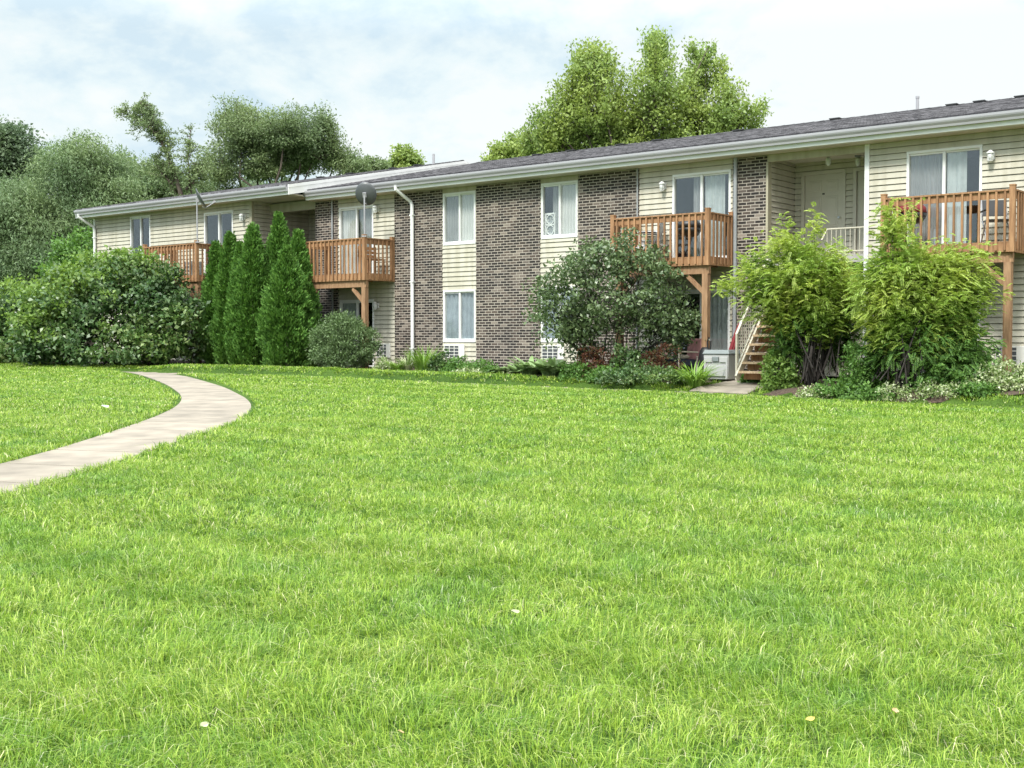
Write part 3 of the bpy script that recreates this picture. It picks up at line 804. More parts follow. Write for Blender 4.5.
for u, v in ((9.9, -7.0), (9.2, -7.0), (10.9, -7.05), (6.0, -7.0), (3.0, -7.0), (.25, -7.0), (-1.1, -7.0), (-3.0, -7.0), (-4.4, -7.0), (13.5, -7.0)):
    z = roof_z(v, .5, ZE, SL)
    MB().box(u - .13, u + .13, v - .13, v + .13, z - .05, z + .03).box(u - .15, u + .15, v - .15, v + .15, z + .025, z + .05).build('roof_vent', M['vent'], BLD)
for u in (-16, -14.0, -12.4, -10.2, -9.0):
    v = -6.2; z = roof_z(v, LV + .5, ZL, SLL)
    MB().box(u - .13, u + .13, v - .13, v + .13, z - .05, z + .03).box(u - .15, u + .15, v - .15, v + .15, z + .025, z + .05).build('roof_vent', M['vent'], BLD)
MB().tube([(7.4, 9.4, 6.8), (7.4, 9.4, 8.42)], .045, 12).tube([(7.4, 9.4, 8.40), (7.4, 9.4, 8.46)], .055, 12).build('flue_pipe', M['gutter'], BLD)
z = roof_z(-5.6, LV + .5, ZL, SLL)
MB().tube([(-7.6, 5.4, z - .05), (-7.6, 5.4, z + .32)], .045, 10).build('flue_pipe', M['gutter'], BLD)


def downspout(u, v, ve, zt, zb, du=.0, drop=.42):
    mb = MB()
    pts = [(u - du, -(ve + .05), zt), (u - du, -(ve + .05), zt - .10), (u - du * .2, -(v + .10), zt - drop), (u, -(v + .085), zt - drop - .1), (u, -(v + .085), zb + .12), (u, -(v + .22), zb + .03)]
    mb.tube(pts, .052, 10)
    for z in np.linspace(zt - .8, zb + .6, 3): mb.box(u - .065, u + .065, v + .028, v + .143, z - .015, z + .015)
    mb.build('downspout', M['white'], BLD, smooth=False)


downspout(-3.42, .03, .5, ZE - .17, .66, .22)
downspout(-18.04, LV, LV + .5, ZL - .17, .95, .25)
MB().tube([(6.66, -.09, .62), (6.66, -.09, 5.66)], .045, 10).build('conduit', M['pipe'], BLD)
MB().tube([(-6.72, -.07, .62), (-6.72, -.07, 5.66)], .03, 10).build('conduit', M['pipe'], BLD)
MB().tube([(4.0, -.06, .62), (4.0, -.06, 5.66)], .02, 8).build('conduit', M['pipe'], BLD)
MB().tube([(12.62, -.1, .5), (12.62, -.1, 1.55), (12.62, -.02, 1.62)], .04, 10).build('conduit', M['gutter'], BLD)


# --- balconies
def balcony(u0, u1, v, deck, ground, depth=1.2):
    """joisted deck on a beam and posts; balusters nailed over the rim"""
    v1 = v + depth
    d = MB(); n = int(depth / .145)
    for k in range(n):
        a = v + .03 + (depth - .03) * k / n; d.box(u0, u1, a + .004, a + (depth - .03) / n - .004, deck - .035, deck)
    o = d.build('balcony', M['wood'], BLD)
    r = MB(); z0 = deck - .20
    r.box(u0, u1, v1 - .045, v1 - .002, z0, deck - .037); r.box(u0, u0 + .04, v + .03, v1 - .046, z0, deck - .037); r.box(u1 - .04, u1, v + .03, v1 - .046, z0, deck - .037)
    for k in range(1, 6):
        u = u0 + (u1 - u0) * k / 6; r.box(u - .02, u + .02, v + .03, v1 - .047, z0 + .01, deck - .037)
    r.build('joists', M['wood'], o)
    rail = MB(); zt = deck + .98; zb = deck - .16
    rail.box(u0, u1, v1 - .045, v1 - .004, zt - .17, zt - .035); rail.box(u0 - .01, u1 + .01, v1 - .09, v1 + .035, zt - .034, zt - .002)
    for ue in (u0, u1):
        s = 1 if ue == u1 else -1; a, b = sorted((ue, ue - s * .04))
        rail.box(a, b, v + .05, v1 - .05, zt - .17, zt - .036)
        a, b = sorted((ue + s * .03, ue - s * .08)); rail.box(a, b, v + .05, v1 - .092, zt - .034, zt - .003)
        m = int((depth - .2) / .15)
        for k in range(m):
            vv = v + .1 + (depth - .2) * (k + .5) / m
            a, b = sorted((ue + s * .002, ue + s * .038)); rail.box(a, b, vv - .019, vv + .019, zb, zt - .05)
    m = int((u1 - u0 - .16) / .152)
    for k in range(m):
        u = u0 + .08 + (u1 - u0 - .16) * (k + .5) / m
        rail.box(u - .02, u + .02, v1 + .001, v1 + .038, zb + .012 * math.sin(k * 7.1), zt - .04)
    rail.build('railing', M['wood'], o)
    for ue, vv in ((u0 + .03, v1 - .01), (u1 - .03, v1 - .01), (u0 + .03, v + .085), (u1 - .03, v + .085)):
        MB().box(ue - .05, ue + .05, vv - .05, vv + .05, z0 - .003, zt + .06).box(ue - .056, ue + .056, vv - .056, vv + .056, zt + .06, zt + .085).build('rail_post', M['wood'], o)
    MB().box(u0 + .05, u1 - .03, v1 - .16, v1 - .06, z0 - .19, z0 - .004).build('beam', M['post'], o)
    for ue, s in ((u0 + .16, 1), (u1 - .12, -1)):
        MB().box(ue - .07, ue + .07, v1 - .18, v1 - .04, ground, z0 - .192).build('post', M['post'], o)
        MB().bar((ue + s * .04, -(v1 - .11), z0 - .62), (ue + s * .46, -(v1 - .11), z0 - .23), .085, .085).build('brace', M['post'], o)
    return o


balcony(-13.5, -10.76, LV, 3.50, .6); balcony(-6.9, -4.2, 0, 3.37, .5); balcony(4.02, 6.6, 0, 3.37, .45); balcony(10.55, 13.1, 0, 3.37, .4)

# ------------------------------------------------------------------ things on and by the building


def bthing(name, label, cat, u, v, z, rz=0.0, group=None): return thing(name, label, cat, tuple(wp(u, v, z)), ANG + rz, group)


def dish(label, u, v, z, height, rz, tilt, group='satellite dishes on balcony posts'):
    t = bthing('satellite_dish', label, 'satellite dish', u, v, z, rz, group)
    MB().tube([(0, 0, 0), (0, 0, height)], .022, 8).cbox((0, 0, .02), (.12, .12, .04)).build('pole', M['gutter'], t)
    R = Matrix.Translation((0, 0, height)) @ Matrix.Rotation(tilt, 4, 'X')
    pf = MB(); n = 6
    prof = [(.001, .0)] + [(.36 * k / n, .11 * (k / n) ** 2) for k in range(1, n + 1)] + [(.37, .112), (.365, .09)] + [(.36 * k / n, .11 * (k / n) ** 2 - .02) for k in range(n - 1, 0, -1)] + [(.001, -.02)]
    pf.lathe(prof, (0, 0, .08), 28); pf.xform(R @ Matrix.Diagonal((.84, .90, .8, 1)))
    pf.build('reflector', M['dish'], t, smooth=True)
    a = MB().tube([(0, -.30, .05), (0, -.40, .12), (0, -.36, .46)], .018, 6).cbox((0, -.34, .48), (.10, .08, .10)).cbox((0, 0, .03), (.12, .16, .10)).xform(R @ Matrix.Diagonal((.8, .8, .9, 1)))
    a.build('feed_arm', M['gutter'], t)
    return t


dish('grey satellite dish seen edge on, above the balcony nearest the left end', -10.74, LV + 1.2, 4.48, 1.30, math.radians(140), math.radians(62))
dish('round grey satellite dish facing the lawn on a balcony post beside brick panel with downspout', -4.22, 1.19, 4.36, 1.16, math.radians(207), math.radians(70))


def deck_box():
    t = bthing('deck_box', 'pale grey resin storage box with dark lid beside the stair foot', 'storage box', 7.07, 1.42, .645)
    b = MB(); w, d, h = .62, .55, .55
    b.hexa([(-w / 2 + .02, -d / 2 + .02, 0), (w / 2 - .02, -d / 2 + .02, 0), (w / 2 - .02, d / 2 - .02, 0), (-w / 2 + .02, d / 2 - .02, 0), (-w / 2, -d / 2, h), (w / 2, -d / 2, h), (w / 2, d / 2, h), (-w / 2, d / 2, h)])
    b.build('body', M['resin'], t, bevel=.015)
    p = MB().cbox((0, -d / 2 + .002, h * .33), (w - .14, .03, h * .42)).cbox((-.19, -d / 2 - .004, h * .78), (.20, .03, .12)).cbox((.19, -d / 2 - .004, h * .78), (.20, .03, .12))
    for s in (-1, 1): p.cbox((s * (w / 2 - .045), -d / 2 - .003, h * .45), (.05, .03, h * .86))
    p.build('raised_panel', M['resin'], t, bevel=.01)
    MB().cbox((0, -d / 2 - .012, h * .80), (.15, .04, .10)).build('latch', M['resinlid'], t, bevel=.008)
    MB().hexa([(-w / 2 - .02, -d / 2 - .03, h + .002), (w / 2 + .02, -d / 2 - .03, h + .002), (w / 2 + .02, d / 2 + .02, h + .002), (-w / 2 - .02, d / 2 + .02, h + .002), (-w / 2 + .02, -d / 2 + .02, h + .09), (w / 2 - .02, -d / 2 + .02, h + .09), (w / 2 - .02, d / 2 - .02, h + .09), (-w / 2 + .02, d / 2 - .02, h + .09)]).build('lid', M['resinlid'], t, bevel=.012)


deck_box()


def umbrella():
    t = bthing('patio_umbrella', 'closed dark red patio umbrella leaning on the brick wall by the stairs', 'umbrella', 6.78, .8, .64)
    R = Matrix.Rotation(math.radians(12), 4, 'Y') @ Matrix.Rotation(math.radians(-10), 4, 'X')
    c = MB(); n = 16; prof = [(.03, .15), (.045, .25), (.055, .5), (.05, .75), (.04, 1.0), (.025, 1.2), (.012, 1.28)]
    c.lathe(prof, (0, 0, 0), n)
    c.v = [(x * (1 + .35 * (i % 2)), y * (1 + .35 * (i % 2)), z) for i, (x, y, z) in enumerate(c.v)]
    c.xform(R).build('canopy', M['red'], t)
    MB().tube([(0, 0, 0), (0, 0, 1.36)], .014, 8).xform(R).build('pole', M['gutter'], t)
    MB().tube([(0, 0, .60), (0, 0, .63)], .066, 12).xform(R).build('strap', M['red'], t)


umbrella()


def golf_bag():
    t = bthing('cart_bag', 'black tall bag with a rounded top standing by the storage box', 'bag', 6.5, 1.15, .64)
    MB().lathe([(.14, 0), (.17, .05), (.16, .45), (.13, .62), (.07, .70)], (0, 0, 0), 14).xform(Matrix.Diagonal((1, .8, 1, 1))).build('body', M['black'], t, smooth=True)
    MB().tube([(.06, 0, .66), (.05, 0, .82), (.10, -.01, .92), (.14, 0, .84), (.12, 0, .60)], .018, 8).build('handle', M['black'], t)
    MB().tube([(.15, -.02, .15), (.2, -.06, .4), (.12, -.02, .6)], .02, 6).build('strap', M['black'], t)


golf_bag()


def patio_chair(name, label, u, v, z, rz, seatm, backm, framem):
    t = bthing(name, label, 'chair', u, v, z, rz)
    MB().cbox((0, 0, .34), (.56, .54, .16)).build('seat', M[seatm], t, bevel=.03)
    bk = MB().cbox((0, .27, .66), (.54, .07, .56)); bk.xform(Matrix.Translation((0, .03, 0)) @ Matrix.Rotation(math.radians(-8), 4, 'X')); bk.build('backrest', M[backm], t, bevel=.03)
    for s in (-1, 1):
        MB().tube([(s * .31, -.26, 0), (s * .31, -.26, .56), (s * .31, -.20, .60), (s * .31, .26, .58)], .018, 8).build('armrest', M[framem], t)
        MB().tube([(s * .28, .24, 0), (s * .28, .26, .5)], .016, 8).build('leg', M[framem], t)
    return t


patio_chair('lounge_chair', 'patio armchair with dark navy seat under the balcony behind the round leafy shrub', 5.75, .95, .64, math.radians(-25), 'navy', 'pink', 'cream')
th = bthing('throw_cushion', 'cream and pink cushion lying on the navy patio armchair', 'cushion', 5.75, .95, 1.06, math.radians(-25))
MB().lathe([(.02, -.05), (.16, -.04), (.22, 0), (.16, .05), (.02, .06)], (0, 0, .05), 12).build('cushion_pad', M['cream'], th, smooth=True)


def folding_chair(label, u, v, z, rz, seatm):
    t = bthing('folding_chair', label, 'chair', u, v, z, rz, 'folding chairs on the balconies')
    for s in (-1, 1):
        MB().tube([(s * .25, .22, 0), (s * .25, -.20, .46)], .014, 7).build('leg', M['gutter'], t)
        MB().tube([(s * .23, -.24, 0), (s * .23, .18, .46), (s * .23, .30, .92)], .014, 7).build('leg', M['gutter'], t)
        MB().cbox((s * .27, -.02, .64), (.05, .42, .03)).build('armrest', M['black'], t, bevel=.01)
    MB().cbox((0, -.01, .45), (.46, .42, .03)).build('seat', M[seatm], t, bevel=.01)
    MB().bar((0, .19, .56), (0, .29, .88), .44, .02).build('backrest', M[seatm], t)
    return t


folding_chair('white framed folding chair with black seat at the right end of the nearest balcony', 12.62, .62, 3.37, math.radians(30), 'black')
folding_chair('folding chair with grey sling behind the railing of the balcony with the open patio door', 4.72, .62, 3.37, math.radians(-70), 'metal')


def grill(label, u, v, z, rz, lidm='black'):
    t = bthing('charcoal_grill', label, 'grill', u, v, z, rz, 'covered grills on the balconies')
    MB().lathe([(.05, .48), (.2, .52), (.27, .62), (.285, .70)], (0, 0, 0), 18).build('bowl', M['black'], t, smooth=True)
    MB().lathe([(.288, .702), (.26, .82), (.16, .91), (.03, .94)], (0, 0, 0), 18).build('lid', M[lidm], t, smooth=True)
    for k in range(3):
        a = k * 2.094 + .5; MB().tube([(.16 * math.cos(a), .16 * math.sin(a), .56), (.30 * math.cos(a), .30 * math.sin(a), 0)], .014, 7).build('leg', M['metal'], t)
    MB().tube([(-.06, -.02, .94), (-.05, -.02, .99), (.05, -.02, .99), (.06, -.02, .94)], .012, 6).build('handle', M['metal'], t)
    return t


grill('black kettle grill behind the railing where the patio door stands open', 5.75, .6, 3.37, 0)
grill('dark red lidded kettle grill on the nearest balcony half hidden by the pale shrub', 10.95, .62, 3.37, .4, 'red')


def shelf(label, u, v, z, rz, w, h_, n):
    t = bthing('plastic_shelf', label, 'shelf', u, v, z, rz)
    for k in range(n): MB().cbox((0, 0, .06 + (h_ - .1) * k / (n - 1)), (w, .34, .035)).build('shelf_board', M['white'], t, bevel=.006)
    for a in (-1, 1):
        for b in (-1, 1): MB().tube([(a * (w / 2 - .04), b * .13, 0), (a * (w / 2 - .04), b * .13, h_)], .022, 8).build('leg', M['white'], t)
    return t


shelf('white plastic shelf stand against siding left of the open patio door', 4.55, .26, 3.37, 0, .62, .74, 3)
bx = bthing('toy_bin', 'small red and white bin on the floor of the middle balcony', 'bin', 4.62, .9, 3.37)
MB().lathe([(.13, 0), (.17, .22), (.18, .22), (.18, .25), (.15, .25)], (0, 0, 0), 14).build('tub', M['red'], bx, smooth=True)
MB().lathe([(.19, .25), (.19, .28), (.05, .31)], (0, 0, 0), 14).build('lid', M['white'], bx)
bn = bthing('wooden_bench', 'brown slatted bench on the balcony with the round dish', 'bench', -4.62, .5, 3.37, math.radians(90))
b_ = MB(); [b_.cbox((0, -.15 + .1 * k, .42), (.72, .085, .03)) for k in range(4)]; b_.build('seat', M['wood'], bn)
b_ = MB(); [b_.cbox((0, .2, .52 + .11 * k), (.72, .03, .085)) for k in range(3)]; b_.build('backrest', M['wood'], bn)
for a in (-1, 1):
    MB().cbox((a * .31, -.14, .2), (.05, .05, .4)).build('leg', M['wood'], bn); MB().cbox((a * .31, .2, .4), (.05, .05, .8)).build('leg', M['wood'], bn)
sx = bthing('storage_crate', 'small grey crate on the leftmost balcony', 'crate', -12.0, LV + .45, 3.50)
c_ = MB(); [c_.box(-.2, .2, -.16, .16, .04 + k * .12, .12 + k * .12) for k in range(4)]; c_.build('slats', M['metal'], sx)
for a in (-1, 1):
    for b in (-1, 1): MB().cbox((a * .2, b * .16, .25), (.05, .05, .5)).build('corner_post', M['resinlid'], sx)


def window_fan():
    t = bthing('window_fan', 'white twin window fan standing in the upper window left half', 'fan', 1.28, -.09, 4.17)
    f = MB()
    for z in (.0, .56): f.cbox((0, 0, z + .02), (.30, .07, .04))
    f.cbox((0, 0, .30), (.30, .07, .035))
    for s in (-1, 1): f.cbox((s * .145, 0, .30), (.03, .07, .60))
    f.build('housing', M['white'], t)
    for z in (.165, .435):
        MB().lathe([(.118, -.02), (.125, .02), (.105, .02), (.105, -.02)], (0, 0, 0), 20).xform(Matrix.Translation((0, -.02, z)) @ Matrix.Rotation(math.pi / 2, 4, 'X')).build('fan_ring', M['white'], t)
        bl = MB()
        for k in range(5):
            a = k * 2 * math.pi / 5; bl.hexa([Vector((math.cos(a + d) * r, math.sin(a + d) * r, h2)) for h2 in (-.006, .006) for r, d in ((.02, -.3), (.1, -.35), (.1, .3), (.02, .3))])
        bl.xform(Matrix.Translation((0, 0, z)) @ Matrix.Rotation(math.pi / 2, 4, 'X')).build('fan_blade', M['metal'], t)


window_fan()


# ------------------------------------------------------------------ foliage helpers
def leaf_cloud(name, C, D, Nn, L, Wd, mat, parent=None, fold=.18, droop=.12):
    """one four-cornered bent leaf per row"""
    n = len(C); D = unit(D); Sd = unit(np.cross(D, Nn)); Nn = unit(np.cross(Sd, D))
    L = L[:, None]; Wd = Wd[:, None]
    v = np.empty((n, 4, 3))
    v[:, 0] = C
    v[:, 1] = C + D * L * .48 + Sd * Wd * .5 + Nn * Wd * fold
    v[:, 2] = C + D * L - Nn * L * droop
    v[:, 3] = C + D * L * .48 - Sd * Wd * .5 + Nn * Wd * fold
    f = np.arange(n * 4).reshape(n, 4)
    return link(name, np_mesh(name, v.reshape(-1, 3), [f]), mat, parent)


def blob_points(blobs, n, shell, r):
    """points in a union of ellipsoids, denser towards the skin, lumpy outline"""
    c = np.array([b[0] for b in blobs], float); rad = np.array([b[1] if hasattr(b[1], '__len__') else (b[1],) * 3 for b in blobs], float)
    w = (rad.prod(1)) ** (2 / 3); idx = r.choice(len(blobs), n, p=w / w.sum())
    d = unit(r.normal(size=(n, 3)))
    ph = r.uniform(0, 6.28, (len(blobs), 4))[idx]
    lump = 1 + .13 * np.sin(4 * d[:, 0] + ph[:, 0]) * np.sin(4 * d[:, 2] + ph[:, 1]) + .10 * np.sin(8 * d[:, 1] + ph[:, 2]) * np.sin(7 * d[:, 2] + ph[:, 3])
    t = (shell + (1 - shell) * r.random(n) ** .7) * lump
    return c[idx] + d * rad[idx] * t[:, None], d, idx


def crown(name, P, out, m, sig, L, Wr, mat, parent, r, up=.5, droop=.15, flat=.6, outw=.6, dirz=0.0):
    n = len(P) * m; i = np.repeat(np.arange(len(P)), m)
    sc = r.uniform(.6, 1.3, len(P))[i]
    C = P[i] + np.clip(r.normal(size=(n, 3)), -1.7, 1.7) * (sig * sc)[:, None] * np.array([1, 1, flat])
    D = r.normal(size=(n, 3)) + out[i] * outw + np.array([0, 0, dirz])
    Nn = r.normal(size=(n, 3)) * .7 + np.array([0, 0, up]) + out[i] * .35
    Ls = L * r.uniform(.6, 1.3, n)
    return leaf_cloud(name, C, D, Nn, Ls, Ls * Wr * r.uniform(.8, 1.2, n), mat, parent, droop=droop)


def limbs(base, P, idx, blobs, r, r0, stem_top, twigs, mat, parent, name='trunk', stems=1, spread=.0):
    mb = MB(); base = np.array(base, float)
    c = np.array([b[0] for b in blobs], float)
    tops = []
    for s in range(stems):
        a = 6.28 * s / stems + r.uniform(0, 1)
        b0 = base + np.array([math.cos(a), math.sin(a), 0]) * spread * .3 * r.uniform(.3, 1); t = np.array(stem_top, float) + np.array([math.cos(a), math.sin(a), 0]) * spread * r.uniform(.4, 1)
        mid = (b0 + t) / 2 + r.normal(size=3) * .05 * np.linalg.norm(t - b0)
        rr = r0 / math.sqrt(stems) * r.uniform(.8, 1.15)
        mb.tube([b0 - np.array([0, 0, .1]), b0 + np.array([0, 0, .15]), mid, t], [rr * 1.35, rr, rr * .85, rr * .65], 8); tops.append((t, rr * .65))
    nodes = []
    for k in range(len(c)):
        t, rr = tops[k % len(tops)] if stems == 1 else min(tops, key=lambda q: np.linalg.norm((q[0] - c[k])[:2]) + r.uniform(0, .3))
        L = np.linalg.norm(c[k] - t); m1 = t + (c[k] - t) * .35 + r.normal(size=3) * .07 * L + np.array([0, 0, .08 * L]); m2 = t + (c[k] - t) * .7 + r.normal(size=3) * .06 * L
        q = rr * .6
        mb.tube([t - (m1 - t) * .04, m1, m2, c[k]], [q, q * .8, q * .55, q * .3], 6); nodes.append((m1, m2, c[k], q))
    sel = r.choice(len(P), min(twigs, len(P)), replace=False)
    for j in sel:
        m1, m2, cc, q = nodes[idx[j]]; t = r.random(); st = m1 + (m2 - m1) * t if r.random() < .5 else m2 + (cc - m2) * t
        e = P[j]; L = np.linalg.norm(e - st); mid = (st + e) / 2 + r.normal(size=3) * .08 * L
        mb.tube([st, mid, e], [q * .36, q * .24, q * .08], 4, cap=False)
    return mb.build(name, mat, parent, smooth=True)


def branches(bl, n, k, r, style, mb, r0):
    """branches ending on the outline of the blobs; returns points along their outer part, directions and the blob of each"""
    E, d, idx = blob_points(bl, n, .8, r)
    c = np.array([b[0] for b in bl]); rad = np.array([b[1] if hasattr(b[1], '__len__') else (b[1],) * 3 for b in bl], float)
    if style == 'up':
        st = c[idx] * np.array([.97, .97, 1]) - np.array([0, 0, 1.0]) * (rad[idx][:, 2:3] * r.uniform(.2, .9, (n, 1)))
        ct = st + (E - st) * np.array([.75, .75, .28])
    else:
        st = np.c_[r.normal(size=(n, 2)) * .26, r.uniform(.0, .45, n)]; ct = np.c_[E[:, :2] * r.uniform(.30, .6, (n, 1)), np.maximum(E[:, 2], .9) * r.uniform(.95, 1.15, n)]
    P, T = [], []
    for t in np.linspace(.38, 1, k):
        tt = np.clip(t + r.normal(size=(n, 1)) * .03, 0, 1)
        P.append(st * (1 - tt) ** 2 + ct * 2 * tt * (1 - tt) + E * tt * tt); T.append((ct - st) * (1 - tt) + (E - ct) * tt)
    for j in range(0, n, 1 if style == 'up' else 5):
        q = [st[j] * (1 - t) ** 2 + ct[j] * 2 * t * (1 - t) + E[j] * t * t for t in (0, .25, .5, .75, 1)]
        mb.tube(q, [r0, r0 * .8, r0 * .55, r0 * .35, r0 * .12], 5, cap=False)
    return np.concatenate(P), unit(unit(np.concatenate(T)) + .5 * np.tile(d, (k, 1))), np.tile(idx, k)


def tree(name, label, cat, base, blobs, clumps, m, sig, L, mat, bark, seed, r0=.2, fork=.35, shell=.5, Wr=.6, twigs=60, group=None, up=.5, droop=.15, flat=.6, outw=.6, dirz=0.0, stems=1, spread=0.0, extra=None, growth=None, branchy=None):
    r = np.random.default_rng(seed); base = np.array(base, float)
    t = thing(name, label, cat, tuple(base), 0, group)
    bl = [(np.array(b[0]) - base, b[1]) for b in blobs]
    if branchy:
        bm = MB(); P, d, idx = branches(bl, clumps, branchy[0], r, 'up', bm, branchy[1])
        bm.build('branches', bark, t, smooth=True)
    else: P, d, idx = blob_points(bl, clumps, shell, r)
    if extra is not None: P = extra(P)
    c = np.array([b[0] for b in bl]); cz = c[:, 2].min(); ctr = c.mean(0)
    if growth is not None:
        hi = growth(P, r); crown('paler_leaves', P[hi], d[hi], m, sig, L * .9, Wr, LM['bushlite'], t, r, up, droop, flat, outw, dirz + .2)  # points picked by the growth function get the paler leaf material
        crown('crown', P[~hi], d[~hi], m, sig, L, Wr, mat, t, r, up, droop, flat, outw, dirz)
    else: crown('crown', P, d, m, sig, L, Wr, mat, t, r, up, droop, flat, outw, dirz)
    limbs((0, 0, 0), P, idx, bl, r, r0, (ctr[0] * .5, ctr[1] * .5, max(.25, cz * fork)), twigs, bark, t, stems=stems, spread=spread)
    return t


LM = dict(
    willow=leaf_mat('grey_green_leaves', [(0.12, 0.19, 0.085), (0.155, 0.225, 0.105), (0.185, 0.26, 0.125), (0.215, 0.29, 0.145)], .3, patch=((.8, .85, .85), (1.15, 1.1, 1.0)), patch_scale=.35),
    forest=leaf_mat('forest_leaves', [(0.105, 0.155, 0.085), (0.13, 0.185, 0.1), (0.155, 0.215, 0.12)], .25, patch=((.8, .85, .9), (1.15, 1.12, 1.0)), patch_scale=.3),
    locust=leaf_mat('locust_leaves', [(0.13, 0.19, 0.085), (0.165, 0.23, 0.105), (0.195, 0.265, 0.125), (0.225, 0.29, 0.145)], .3, patch=((.85, .88, .88), (1.15, 1.1, 1.0)), patch_scale=.4),
    maple=leaf_mat('maple_leaves', [(0.19, 0.27, 0.07), (0.235, 0.325, 0.09), (0.28, 0.375, 0.115), (0.33, 0.425, 0.15)], .35, patch=((.85, .9, .9), (1.15, 1.08, .95)), patch_scale=.5),
    bush=leaf_mat('broad_shrub_leaves', [(0.045, 0.1, 0.034), (0.068, 0.135, 0.044), (0.105, 0.18, 0.062), (0.19, 0.26, 0.13)], .25, .38, .5, patch=((.85, .9, .9), (1.35, 1.25, .95)), patch_scale=.7),  # leaf glints put into the colour: the last, palest tone
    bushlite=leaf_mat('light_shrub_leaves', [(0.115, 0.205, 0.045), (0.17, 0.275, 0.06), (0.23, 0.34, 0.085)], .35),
    thuja=leaf_mat('arborvitae_sprays', [(0.045, 0.115, 0.02), (0.072, 0.165, 0.03), (0.11, 0.23, 0.042), (0.165, 0.31, 0.066)], .2, .6, .2),
    yew=leaf_mat('yew_sprays', [(0.07, 0.12, 0.045), (0.105, 0.165, 0.06), (0.15, 0.23, 0.09), (0.21, 0.29, 0.135)], .2, .5, .35),
    viburnum=leaf_mat('viburnum_leaves', [(0.065, 0.11, 0.042), (0.095, 0.15, 0.058), (0.135, 0.195, 0.078), (0.2, 0.26, 0.125)], .22, .36, .55),
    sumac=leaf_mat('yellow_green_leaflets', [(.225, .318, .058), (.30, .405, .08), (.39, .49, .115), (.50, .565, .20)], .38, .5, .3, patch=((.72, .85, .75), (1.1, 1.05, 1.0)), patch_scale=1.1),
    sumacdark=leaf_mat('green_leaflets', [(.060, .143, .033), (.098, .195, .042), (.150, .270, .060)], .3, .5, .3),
    redleaf=leaf_mat('red_leaves', [(.06, .025, .02), (.10, .035, .022), (.09, .075, .03), (.16, .05, .028)], .25),
    lily=leaf_mat('daylily_straps', [(.130, .247, .039), (.195, .338, .058), (.286, .429, .104)], .3),
    hosta=leaf_mat('hosta_leaves', [(0.17, 0.27, 0.1), (0.23, 0.34, 0.13), (0.32, 0.43, 0.2)], .25, .4, .4),
    pale=leaf_mat('pale_blooms', [(.12, .20, .05), (.16, .26, .07), (.22, .30, .10), (.360, .432, .192), (.504, .552, .324), (.660, .684, .504), (.192, .312, .072)], .3),
    cover=leaf_mat('ground_cover_leaves', [(.070, .154, .035), (.112, .224, .049), (.168, .308, .070)], .3))


def gz(p): return np.array([p[0], p[1], float(tz(p[0], p[1]))])


def B(x, y, Y, rx, ry=None, rd=None):
    """ellipsoid: centre seen at (x, y) at distance Y; radii given in pixels there"""
    k = Y / F; ry = ry or rx; return (at(x, y, Y), (rx * k, (rd or min(rx, ry * 1.2)) * k, ry * k))


# ------------------------------------------------------------------ background trees
def bgtree(name, label, x, Y, blobs, clumps, m, mat, seed, **kw):
    p = at(x, 340, Y); b = gz(p); q = kw.pop('scale', .9)
    return tree(name, label, 'tree', b, [B(bx, by, Y + dy, rx * q, ry * q) for (bx, by, rx, ry, dy) in blobs], clumps, m, kw.pop('sig', .55), kw.pop('L', .26), LM[mat], M['bark'], seed, group='trees beyond the building', **kw)


bgtree('maple_tree', 'tall bright green maple tree with three leafy tops rising behind the roof', 635, 58,
       [(598, 100, 42, 58, 0), (592, 70, 22, 34, 1), (655, 85, 34, 55, -1), (655, 55, 18, 30, 0), (712, 98, 36, 55, 0), (705, 62, 20, 32, 1), (745, 115, 20, 26, 0), (560, 125, 30, 32, 0), (540, 140, 26, 22, 1), (630, 140, 70, 45, 1), (690, 150, 60, 40, 0), (600, 165, 70, 45, 2), (572, 95, 20, 26, 0), (628, 118, 22, 34, .5), (684, 122, 22, 34, .5), (738, 100, 18, 26, 0), (762, 108, 6, 6, 0), (655, 40, 9, 22, 0), (594, 52, 11, 24, 0), (708, 48, 10, 22, 0), (575, 74, 10, 16, 0), (540, 118, 10, 14, 0)],
       460, 19, 'maple', 11, r0=.24, flat=1.0, sig=.24, L=.17, dirz=.5, twigs=0, branchy=(9, .035))
bgtree('poplar_tree', 'small tree top just left of the tall maple above the roof', 508, 72, [(515, 148, 22, 14, 0), (500, 158, 16, 12, 0), (530, 140, 12, 12, 0), (512, 165, 28, 14, 0)], 60, 22, 'maple', 12, r0=.12, sig=.26, L=.19, twigs=0, branchy=(8, .03))
bgtree('locust_tree', 'large round headed tree with dark open limbs above the left roof', 275, 60,
       [(243, 128, 36, 32, 0), (238, 112, 24, 16, 1), (285, 128, 32, 24, -1), (305, 132, 34, 28, 0), (318, 120, 18, 15, 0), (338, 155, 26, 18, 1), (350, 165, 20, 12, 0), (262, 160, 30, 22, 0), (222, 160, 26, 28, 0), (215, 190, 30, 22, 1), (264, 135, 30, 26, 0), (285, 150, 30, 22, .5), (320, 145, 24, 20, 0), (300, 160, 26, 16, 1)],
       360, 24, 'locust', 13, r0=.26, sig=.27, L=.14, Wr=.42, twigs=0, scale=.88, branchy=(9, .03))
